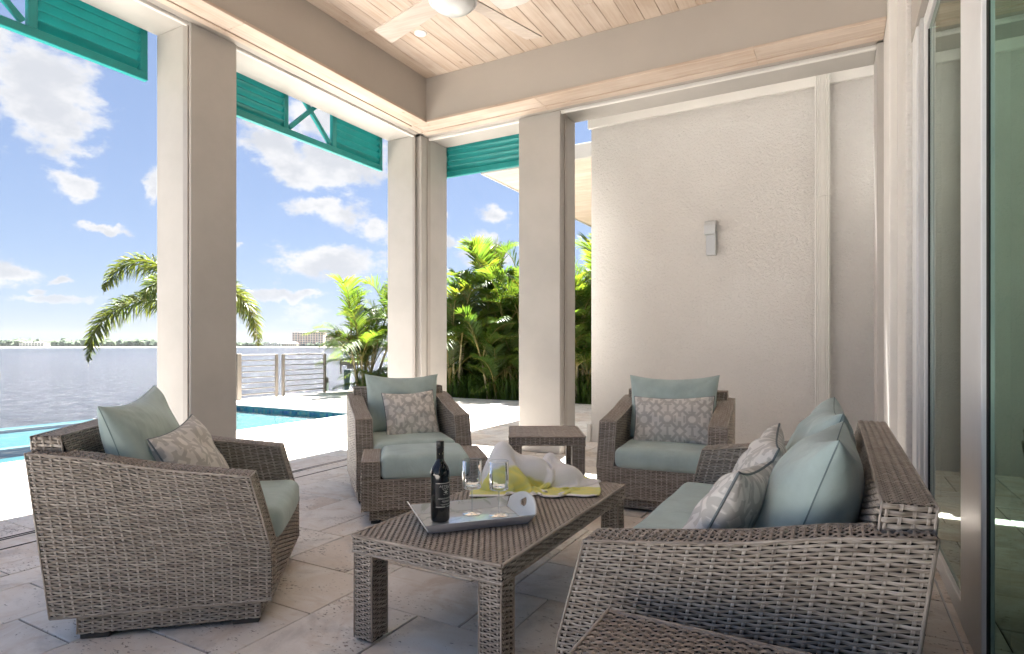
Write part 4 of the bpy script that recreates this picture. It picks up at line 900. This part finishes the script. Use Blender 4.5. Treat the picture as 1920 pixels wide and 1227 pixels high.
# ------------------------------------------------------------------ things on the coffee table
TZ0 = 0.4045
tr_o = thing('serving_tray', 'pale blue serving tray with cut-out handles on the coffee table', 'tray', (-1.327, 2.067, TZ0), R(28.75 + 19.5))
tl, tw, hh = 0.198, 0.125, 0.040; fl = 0.030
bt = MB(); bt.box(-tl, tl, -tw, tw, 0.0, 0.005, 0.001); bt.build('tray_floor', M['tray'], tr_o)
for sg in (-1, 1):
    a = MB(); th = 0.005
    v = [(-tl, sg * tw, 0.005), (tl, sg * tw, 0.005), (tl + fl * 0.7, sg * (tw + fl), hh), (-tl - fl * 0.7, sg * (tw + fl), hh)]
    v2 = [(-tl - 0.003, sg * (tw + 0.006), 0.0), (tl + 0.003, sg * (tw + 0.006), 0.0), (tl + fl * 0.7 + 0.002, sg * (tw + fl + 0.006), hh), (-tl - fl * 0.7 - 0.002, sg * (tw + fl + 0.006), hh)]
    a.add(v + v2, [(0, 1, 2, 3), (4, 5, 6, 7)], 0); a.MI[-1] = 1
    a.add(v + v2, [(3, 2, 6, 7), (0, 3, 7, 4), (1, 5, 6, 2)], 0)
    a.build('tray_side', [M['tray'], M['tray_side']], tr_o)
    e = MB(); K = 33; rows = []
    ys = np.linspace(-1, 1, K); hp = []
    outer = [(y * (tw + fl * 0.9), hh + 0.046 * (1 - abs(y) ** 2.4)) for y in ys]
    ring_o = [(-(tw + 0.003), 0.004)] + outer + [((tw + 0.003), 0.004)]
    no = len(ring_o); hole = []
    for i in range(no):                                              # diamond-like cut-out handle, one point per outer point
        t = i / (no - 1); ang = math.pi * 1.25 - t * math.pi * 1.5; ca, sa = math.cos(ang), math.sin(ang); m_ = 1 / (abs(ca) ** 1.3 + abs(sa) ** 1.3) ** (1 / 1.3)
        hole.append((0.034 * ca * m_, 0.050 + 0.021 * sa * m_))
    def ep(y, z, o): return (sg * (tl + fl * z / hh * 0.85 + o), y, z)
    for o_ in (0.0, 0.006):
        v = [ep(y, z, o_) for y, z in ring_o] + [ep(y, z, o_) for y, z in hole]
        f = [(i, i + 1, no + i + 1, no + i) for i in range(no - 1)] + [(0, no, 2 * no - 1, no - 1)]
        e.add(v, f)
    v = [ep(y, z, o_) for o_ in (0, 0.006) for y, z in ring_o]; e.add(v, [(i, i + 1, no + i + 1, no + i) for i in range(no - 1)])
    v = [ep(y, z, o_) for o_ in (0, 0.006) for y, z in hole]; e.add(v, [(i, (i + 1) % no, no + (i + 1) % no, no + i) for i in range(no)])
    e.build('handle', plain('tray_handle', (0.78, 0.82, 0.83), 0.3, var=0.03), tr_o)
# bottle
bo = thing('wine_bottle', 'dark wine bottle with a black label on the tray', 'bottle', (-1.415, 1.973, TZ0 + 0.0055))
MB().lathe([(0.0, 0.004), (0.030, 0.002), (0.036, 0.004), (0.0385, 0.012), (0.0385, 0.190), (0.0375, 0.204), (0.033, 0.220), (0.024, 0.233), (0.0165, 0.245), (0.0150, 0.262), (0.0148, 0.322), (0.0, 0.322)], 64).build('glass_body', M['bottle'], bo)
MB().lathe([(0.0154, 0.252), (0.0158, 0.253), (0.0158, 0.296), (0.0163, 0.297), (0.0163, 0.300), (0.0158, 0.301), (0.0158, 0.304), (0.0163, 0.305), (0.0163, 0.322), (0.0155, 0.3245), (0.0, 0.325)], 48).build('capsule', M['cap'], bo)
RB = 0.0385; face = math.atan2(-1.973, 1.415)                        # towards the viewer
mid = face + R(36)
def curved(mb, s0, s1, z0, z1, off, mat=0, n=24):
    a = np.linspace(s0, s1, n) / RB + mid; r = RB + off
    v = [(r * math.cos(t), r * math.sin(t), z) for z in (z0, z1) for t in a]; mb.add(v, [(i, i + 1, n + i + 1, n + i) for i in range(n - 1)], mat, smooth=True)
lb = MB(); curved(lb, -0.044, 0.044, 0.062, 0.163, 0.0004); lab = lb.build('label', M['label'], bo)
ik = MB(); curved(ik, -0.042, 0.042, 0.1585, 0.1605, 0.0009)
curved(ik, -0.042, -0.003, 0.0645, 0.0668, 0.0009); curved(ik, 0.003, 0.042, 0.0645, 0.0668, 0.0009)
for k, (z, w) in enumerate(((0.1000, 0.031), (0.0965, 0.033), (0.0895, 0.016), (0.0865, 0.018), (0.0835, 0.014), (0.0755, 0.022), (0.0725, 0.018))):
    s_ = -w
    while s_ < w:
        L_ = random.uniform(0.002, 0.006); curved(ik, s_, min(w, s_ + L_), z, z + 0.0013, 0.0009, n=4); s_ += L_ + 0.0012
def star(cx, cz, R1, r1):
    p = [(cx + (R1 if i % 2 == 0 else r1) * math.cos(i * math.pi / 4), cz + (R1 if i % 2 == 0 else r1) * math.sin(i * math.pi / 4)) for i in range(8)]
    v = [(cx, cz)] + p; ik.add([((RB + 0.001) * math.cos(x_ / RB + mid), (RB + 0.001) * math.sin(x_ / RB + mid), z_) for x_, z_ in v], [(0, i + 1, (i + 1) % 8 + 1) for i in range(8)])
star(0, 0.124, 0.0115, 0.0032)
for a_, b_ in ((-1, -1), (1, -1), (-1, 1), (1, 1)): star(a_ * 0.0085, 0.124 + b_ * 0.0085, 0.0024, 0.0014)
ik.build('print', M['ink'], lab, kind='stuff')
def wrap_text(txt, size, zc, shear=0.0):
    cu = bpy.data.curves.new('text', 'FONT'); cu.body = txt; cu.size = size; cu.align_x = 'CENTER'; cu.align_y = 'CENTER'; cu.shear = shear; cu.space_character = 1.15
    o = bpy.data.objects.new('text', cu); COL.objects.link(o); bpy.context.view_layer.update()
    dg = bpy.context.evaluated_depsgraph_get(); me = bpy.data.meshes.new_from_object(o.evaluated_get(dg)); bpy.data.objects.remove(o)
    for v in me.vertices:
        x_, y_ = v.co.x, v.co.y; t = x_ / RB + mid; v.co = ((RB + 0.001) * math.cos(t), (RB + 0.001) * math.sin(t), zc + y_)
    me.materials.clear(); me.materials.append(M['ink']); return me
link('lettering', wrap_text('ASTRA B', 0.0125, 0.1475), lab)
sw_ = MB(); t = np.linspace(-1, 1, 40); s_ = 0.017 * t; z_ = 0.1395 + 0.0030 * np.sin(t * 11) + 0.002 * t
sw_.tube(np.stack([(RB + 0.0008) * np.cos(s_ / RB + mid), (RB + 0.0008) * np.sin(s_ / RB + mid), z_], -1), 0.0006, 5); sw_.build('script_line', M['ink'], lab)
gd = MB()
for k in range(9):
    t = mid - R(60) + random.uniform(0, R(110)); z_ = random.uniform(0.272, 0.286); r_ = 0.0163
    gd.add([(r_ * math.cos(t + a_), r_ * math.sin(t + a_), z_ + b_) for a_, b_ in ((-0.07, 0), (0, -0.0014), (0.07, 0), (0, 0.0014))], [(0, 1, 2, 3)])
gd.build('gold_flecks', M['gold'], bo, kind='stuff')
def glass(loc, label):
    g = thing('wine_glass', label, 'wine glass', loc, 0, 'wine glasses on the tray')
    MB().lathe([(0.0395, 0.2255), (0.0405, 0.226), (0.0412, 0.2255), (0.0412, 0.120), (0.0405, 0.112), (0.037, 0.108), (0.010, 0.104), (0.0045, 0.100)], 56).build('bowl', M['glass_drink'], g)
    MB().lathe([(0.0, 0.1165), (0.034, 0.1185), (0.039, 0.124)], 56).build('bowl_floor', M['glass_drink'], g)
    rr = np.linspace(0, 2 * math.pi, 49); MB().tube(np.stack([0.0408 * np.cos(rr), 0.0408 * np.sin(rr), 0 * rr + 0.226], -1), 0.0009, 6).build('rim', M['glass_drink'], g)
    MB().lathe([(0.0045, 0.100), (0.0036, 0.088), (0.0036, 0.018), (0.006, 0.008)], 20).build('stem', M['glass_drink'], g)
    MB().lathe([(0.006, 0.008), (0.016, 0.004), (0.041, 0.002), (0.0418, 0.001), (0.0410, 0.0), (0.0, 0.0)], 56).build('foot', M['glass_drink'], g)
glass((-1.359, 2.125, TZ0 + 0.0058), 'stemmed glass on the tray closer to the bottle')
glass((-1.247, 2.159, TZ0 + 0.0058), 'stemmed glass on the tray closer to the handle')
# towel: a sheet dropped in a heap and left to settle (position-based cloth)
def settle_cloth(nx, ny, sx, sy, balls, seed, steps=150):
    rg = np.random.default_rng(seed); U, V = np.meshgrid(np.linspace(0, 1, nx), np.linspace(0, 1, ny), indexing='ij')
    X = np.stack([(U - 0.5) * sx * 0.56, (V - 0.5) * sy * 0.66, 0.26 + 0.030 * np.sin(U * 34 + 4.0 * V) + 0.034 * np.sin(V * 21 - 5 * U) + 0.04 * (1 - U)], -1) + rg.normal(0, 0.002, (nx, ny, 3))
    Pv = X.copy(); hx, hy = sx / (nx - 1), sy / (ny - 1)
    con = []
    for (di, dj, L, k) in ((1, 0, hx, 1.0), (0, 1, hy, 1.0), (1, 1, math.hypot(hx, hy), 0.6), (1, -1, math.hypot(hx, hy), 0.6), (2, 0, 2 * hx, 0.14), (0, 2, 2 * hy, 0.14), (4, 0, 4 * hx, 0.012), (0, 4, 4 * hy, 0.012)):
        ax = 0 if di else 1; m_ = max(abs(di), abs(dj))
        for par in range(2):
            sel = np.arange(nx - di) if ax == 0 else np.arange(ny - dj); sel = sel[(sel // m_) % 2 == par]
            con.append((ax, di, dj, L, k, sel))
    for st in range(steps):
        vel = (X - Pv) * 0.90; Pv = X.copy(); X = X + vel; X[..., 2] -= 0.0011
        for it in range(9):
            for ax, di, dj, L, k, sel in con:
                if ax == 0:
                    j0, j1 = (0, ny - dj) if dj >= 0 else (-dj, ny)
                    A = X[sel, j0:j1]; Bp = X[sel + di, j0 + dj:j1 + dj]
                else: A = X[:, sel]; Bp = X[:, sel + dj]
                d = Bp - A; l = np.linalg.norm(d, axis=-1, keepdims=True) + 1e-9; c = d * (0.5 * k * (l - L) / l)
                if k < 0.5: c = np.where(l < L, c, 0) if k < 0.3 else c
                if ax == 0: X[sel, j0:j1] = A + c; X[sel + di, j0 + dj:j1 + dj] = Bp - c
                else: X[:, sel] = A + c; X[:, sel + dj] = Bp - c
        for cx, cy_, cz, rx, ry, rz2 in balls:
            q = (X - (cx, cy_, cz)) / (rx, ry, rz2); l = np.linalg.norm(q, axis=-1, keepdims=True); ins = l < 1
            X = np.where(ins, (q / (l + 1e-9)) * (rx, ry, rz2) + (cx, cy_, cz), X); Pv = np.where(ins, Pv + (X - Pv) * 0.8, Pv)
        low = X[..., 2:] < 0.0062
        X[..., 2] = np.maximum(X[..., 2], 0.006); Pv = np.where(low, X, Pv)
    return X, U, V
X, U, V = settle_cloth(86, 64, 0.86, 0.54, [(-0.16, 0.01, 0.08, 0.075, 0.07, 0.15), (-0.03, 0.02, 0.04, 0.13, 0.07, 0.115), (0.14, 0.03, 0.02, 0.12, 0.07, 0.088), (0.09, 0.08, 0.06, 0.05, 0.045, 0.10), (-0.15, -0.08, 0.03, 0.11, 0.05, 0.065)], 4)
nv_ = 0.5 + 0.5 * np.sin(U * 70 + 5 * np.sin(V * 20)); band = np.clip((0.36 - V + 0.006 * np.sin(U * 90)) / 0.02, 0, 1) * np.clip((V - 0.045) / 0.015, 0, 1); band2 = np.clip((V - 0.78) / 0.02, 0, 1) * np.clip((0.96 - V) / 0.015, 0, 1)
k = np.maximum(band, band2)[..., None]; yel = np.stack([0.80 - 0.12 * nv_, 0.76 - 0.05 * nv_, 0.16 + 0.06 * nv_], -1); wh = np.array([0.86, 0.86, 0.86])
tw_o = MB(); tw_o.grid(X, 0, True, color=wh * (1 - k) + yel * k)
tw_ob = link('towel', tw_o.mesh('towel', [M['towel']], 'print'), None, (-1.35, 2.695, TZ0), R(31), label='crumpled yellow and white towel on the coffee table', category='towel')
so = tw_ob.modifiers.new('thick', 'SOLIDIFY'); so.thickness = 0.005; so.offset = 0.0
sb_ = tw_ob.modifiers.new('soft', 'SUBSURF'); sb_.levels = 1; sb_.render_levels = 1
# ------------------------------------------------------------------ railing, pilings
rl = thing('steel_railing', 'steel railing with horizontal rods at the lake edge of the deck', 'railing', (-10.85, 9.1, 0))
def post(y, w, h, mat): return B(-w / 2, w / 2, y - w / 2, y + w / 2, 0, h, 0.004).build('post', mat, rl)
post(-1.08, 0.10, 0.96, M['steel']); post(-0.12, 0.055, 0.94, M['steel']); post(0.06, 0.055, 0.94, M['steel']); post(1.28, 0.055, 0.93, M['steel'])
for (y0, y1) in ((-1.025, -0.148), (0.088, 1.252)):
    for k in range(8):
        z = 0.10 + k * 0.1185
        MB().tube([(0, y0, z), (0, (y0 + y1) / 2, z), (0, y1, z)], 0.010 if k not in (0, 7) else 0.014, 8).build('rail', M['steel'], rl)
def piling(label, x, y, top, r, cap=True):
    o = thing('dock_piling', label, 'piling', (x, y, -3.5), 0, 'pilings in the lake')
    MB().lathe([(r, 0), (r * 0.97, top + 3.5), (0, top + 3.5)], 20).build('pile', M['pile'], o)
    if cap: MB().lathe([(r * 1.12, top + 3.44), (r * 1.12, top + 3.56), (0, top + 3.60)], 20).build('cap', M['rubber'], o)
p = dirpt(612, 15.2); piling('round piling with a black cap just behind the railing', p[0], p[1], 0.24, 0.055)
p = dirpt(651, 17.5); piling('green piling carrying the white boat lift beam', p[0], p[1], 0.42, 0.10, False)
bl_ = thing('boat_lift', 'white boat lift beam half hidden by palm leaves', 'boat lift', (p[0], p[1], 0.45), R(28.75))
B(-0.17, 0.75, -0.06, 0.06, 0.10, 0.22, 0.01).build('beam', M['steel'], bl_); B(-0.20, -0.171, -0.07, 0.07, -0.16, 0.25, 0.005).build('end_plate', M['steel'], bl_); B(0.0, 0.25, -0.06, 0.06, 0.0, 0.099, 0.01).build('bracket', M['steel'], bl_)

# ------------------------------------------------------------------ palms
def frond_mesh(name, ctrl, n, leaf_len, wid, kind, seed, petiole=0.18, droop=0.25):
    """ctrl: four Bezier points of the stalk in its own vertical plane (x out, z up)"""
    r = np.random.default_rng(seed); mb = MB(); c = [np.array((p[0], p[2] if len(p) > 2 else 0.0, p[1])) for p in ctrl]
    def bz(t): return c[0] * (1 - t) ** 3 + 3 * c[1] * t * (1 - t) ** 2 + 3 * c[2] * t * t * (1 - t) + c[3] * t ** 3
    T = np.linspace(0, 1, 26); S = np.array([bz(t) for t in T]); L = np.linalg.norm(np.diff(S, axis=0), axis=1).sum()
    mb.tube(S, np.linspace(0.016, 0.003, 26) * (1.0 if kind == 'areca' else 1.1), 5, 1)
    V = []; F = []; Uv = []
    for k in range(n):
        t = petiole + (1 - petiole) * ((k + 0.5) / n) ** 0.92; p = bz(t); tg = bz(min(1, t + 0.01)) - bz(max(0, t - 0.01)); tg /= np.linalg.norm(tg)
        side0 = np.cross(tg, (0, 0, 1.0)); side0 /= np.linalg.norm(side0) + 1e-9; upv = np.cross(side0, tg)
        env = math.sin(math.pi * min(1, 0.12 + 0.9 * (t - petiole) / (1 - petiole))) ** 0.6
        angs = [(-1, 0.45), (1, 0.45)] if kind == 'areca' else [(random.choice((-1, 1)), r.uniform(-1.4, 1.5)) for _ in range(4)]
        for sg, el_ in angs:
            rv = r.uniform(0, 1); ll = leaf_len * env * r.uniform(0.8, 1.1); a = el_ + r.normal(0, 0.12)
            out = side0 * sg * math.cos(a) + upv * math.sin(a); fw = 0.75 + 0.7 * t
            d = out + tg * fw * (0.8 if kind == 'areca' else 0.55); d /= np.linalg.norm(d)
            wv = np.cross(d, upv if kind == 'areca' else r.normal(0, 1, 3)); wv /= np.linalg.norm(wv) + 1e-9; w = wid * r.uniform(0.8, 1.15)
            m1 = p + d * ll * 0.35 + np.array((0, 0, -droop * 0.04 * ll)); m2 = p + d * ll * 0.70 + np.array((0, 0, -droop * 0.35 * ll)); e = p + d * ll * 0.97 + np.array((0, 0, -droop * ll * 0.95))
            i = len(V); V += [p - wv * w * 0.25, p + wv * w * 0.25, m1 + wv * w * 0.5, m1 - wv * w * 0.5, m2 + wv * w * 0.42, m2 - wv * w * 0.42, e]
            F += [(i, i + 1, i + 2, i + 3), (i + 3, i + 2, i + 4, i + 5), (i + 5, i + 4, i + 6)]
            Uv += [(rv, 0, 0), (rv, 0, 0), (rv, .35, 0), (rv, .35, 0), (rv, .7, 0), (rv, .7, 0), (rv, 1, 0)]
    mb.add(np.array(V), F, 0, uv=np.array(Uv), smooth=False)
    return mb.mesh(name, [M['frond' if kind == 'areca' else 'foxtail'], M['petiole']])
random.seed(21)
FR = []
for k, (o, u, l, dr) in enumerate([(0.25, 1.30, 1.7, 0.25), (0.6, 1.15, 1.9, 0.3), (1.0, 0.75, 2.0, 0.35), (0.9, 1.0, 1.8, 0.3), (1.25, 0.45, 1.9, 0.4), (0.45, 1.45, 1.8, 0.2), (1.1, 0.15, 1.6, 0.5)]):
    FR.append(frond_mesh('frond', [(0, 0), (o * 0.15, u * 0.55), (o * 0.55, u * 1.05), (o * 1.25, u * 0.95 if u > 0.6 else u * 0.55 - 0.15)], 30, 0.62, 0.030, 'areca', 100 + k, 0.26, dr))
def areca(label, x, y, canes, h, spread, seed):
    rnd = random.Random(seed); root = thing('areca_palm', label, 'palm', (x, y, -0.05), 0, 'palms of the hedge behind the deck')
    for k in range(canes):
        ang = rnd.uniform(0, 6.28); d0 = rnd.uniform(0.03, 0.22); hh = h * rnd.uniform(0.08, 0.9) if k else h; lean = spread * rnd.uniform(0.2, 1.0) * hh
        b0 = np.array((d0 * math.cos(ang), d0 * math.sin(ang), 0)); b1 = b0 + np.array((lean * math.cos(ang), lean * math.sin(ang), hh))
        t = np.linspace(0, 1, 7)[:, None]; pts = b0 + (b1 - b0) * t; pts[:, 2] += 0.05 * np.sin(t[:, 0] * 3)
        MB().tube(pts, np.linspace(0.034, 0.022, 7), 8).build('cane', M['cane'], root)
        nf = rnd.randint(5, 7)
        for j in range(nf):
            me = FR[rnd.choice((0, 1, 2, 3, 3, 4, 5, 6)) if j else 5]; o = link('frond', me, root, tuple(b1), 0)
            s = rnd.uniform(0.75, 1.15) * (0.75 + 0.25 * h / 2.2); o.scale = (s, s, s); o.rotation_euler = (rnd.uniform(-0.12, 0.12), rnd.uniform(-0.15, 0.2), ang + j * 2.399 + rnd.uniform(-0.4, 0.4))
    return root
areca('loose palm at the end of the hedge beside the railing', -10.15, 10.98, 9, 1.45, 0.42, 1)
areca('palm mostly behind the corner column', -9.0, 11.5, 8, 1.6, 0.2, 2)
areca('palm of the hedge just right of the corner column', -7.75, 11.35, 7, 1.45, 0.18, 3)
areca('tallest palm of the hedge, standing left of the middle column', -7.05, 12.0, 8, 2.45, 0.12, 4)
areca('young palm at the front of the hedge left of the middle column', -6.55, 11.2, 5, 0.75, 0.2, 5)
areca('palm of the hedge partly hidden by the middle column', -6.15, 11.7, 8, 1.7, 0.16, 6)
areca('palm wholly behind the middle column', -5.5, 11.5, 6, 1.5, 0.16, 7)
areca('palm in the narrow gap right of the middle column', -4.75, 11.45, 8, 1.55, 0.18, 8)
areca('palm beside the corner of the stucco wall', -4.25, 12.1, 7, 1.8, 0.15, 9)
areca('palm in the second row behind the tallest one', -7.6, 12.8, 6, 1.0, 0.15, 10)
areca('palm in the second row behind the young one', -6.6, 12.9, 6, 1.1, 0.15, 11)
areca('palm in the second row behind the middle column', -5.2, 12.8, 6, 1.1, 0.15, 12)
areca('tall feathery palm top above the narrow gap', -5.3, 14.2, 4, 3.1, 0.05, 13)
for k, (x_, y_, h_) in enumerate(((-8.4, 12.8, 0.5), (-7.0, 13.4, 0.6), (-5.9, 13.2, 0.6), (-4.6, 13.0, 0.7), (-9.4, 12.4, 0.5), (-6.2, 12.2, 0.45), (-7.5, 12.2, 0.45))):
    areca('leafy palm at the back of the hedge, ' + ('behind the corner column', 'behind the tallest palm', 'behind the middle column', 'behind the stucco wall corner', 'behind the loose end palm', 'low beside the middle column', 'low beside the corner column')[k], x_, y_, 6, h_, 0.2, 40 + k)
# ground-hugging foliage that fills the foot of the hedge
gc = MB(); V = []; F = []; Uv = []; rg = np.random.default_rng(3)
for k in range(4200):
    x = rg.uniform(-10.4, -3.2); y = rg.uniform(10.82, 13.4); L = rg.uniform(0.2, 0.75) * (1 + 0.5 * max(0, y - 11.6)); an = rg.uniform(0, 6.28); ln = rg.uniform(0.1, 0.6); w = rg.uniform(0.008, 0.02)
    d = np.array((math.cos(an) * ln, math.sin(an) * ln, 1.0)); s = np.array((-math.sin(an), math.cos(an), 0)) * w; p = np.array((x, y, -0.05)); rv = rg.uniform(0, 0.45)
    i = len(V); V += [p - s, p + s, p + d * L * 0.6 + s, p + d * L * 0.6 - s, p + d * L * 0.9 + np.array((math.cos(an), math.sin(an), -0.2)) * L * 0.25]
    F += [(i, i + 1, i + 2, i + 3), (i + 3, i + 2, i + 4)]; Uv += [(rv, 0, 0)] * 2 + [(rv, .5, 0)] * 2 + [(rv, 1, 0)]
gc.add(np.array(V), F, 0, uv=np.array(Uv)); gc.build('undergrowth', M['frond'], kind='stuff', label='dark undergrowth at the foot of the palm hedge', category='undergrowth')
# foxtail palm out by the lake
fx = thing('foxtail_palm', 'drooping feathery palm behind the left column', 'palm', (*dirpt(366, 12.0, -2.6)[:2], -2.6), R(28.75))
MB().tube([(0, 0, 0), (0.02, 0, 1.5), (0.0, 0, 3.0), (0, 0, 4.0)], [0.13, 0.11, 0.09, 0.06], 12).build('trunk', M['cane'], fx)
FX = [(180, [(0, 0), (0.05, 0.95), (1.45, 1.65), (1.86, 0.40)], 95), (178, [(0, 0), (0.1, 0.35), (2.2, 0.72), (2.22, -1.06)], 130), (2, [(0, 0), (0.1, 0.85), (1.20, 0.75), (1.26, -0.72)], 100),
      (120, [(0, 0), (0.2, 1.0), (1.2, 1.0), (1.5, 0.1)], 60), (60, [(0, 0), (0.2, 0.8), (0.9, 0.9), (1.1, 0.0)], 60), (240, [(0, 0), (0.2, 0.8), (0.8, 0.9), (1.0, 0.2)], 60), (300, [(0, 0), (0.1, 0.6), (0.7, 0.6), (0.8, -0.2)], 60)]
for k, (a_, ct, n_) in enumerate(FX):
    link('frond', frond_mesh('frond', ct, int(n_ * 1.35), 0.40, 0.021, 'fox', 300 + k, 0.16, 0.35), fx, (0, 0, 4.36 - 0.0), R(a_))
MB().tube([(0, 0, 3.95), (0, 0, 4.2), (0, 0, 4.45)], [0.075, 0.06, 0.03], 12).build('crownshaft', M['frond'], fx)

# ------------------------------------------------------------------ the air over the lake
hz = MB().box(-2990, 2990, -2990, 2990, -4.6, 60)
hm = bpy.data.materials.new('lake_haze'); hm.use_nodes = True; n = NT(hm.node_tree); n.n.clear()
pv = n.new('ShaderNodeVolumePrincipled'); pv.inputs['Color'].default_value = (0.86, 0.92, 1.0, 1); pv.inputs['Density'].default_value = 0.00003; pv.inputs['Anisotropy'].default_value = 0.2
n.new('ShaderNodeOutputMaterial', ins={1: pv.outputs[0]})
hz.build('haze', hm, kind='stuff', label='thin pale haze over the lake', category='haze')
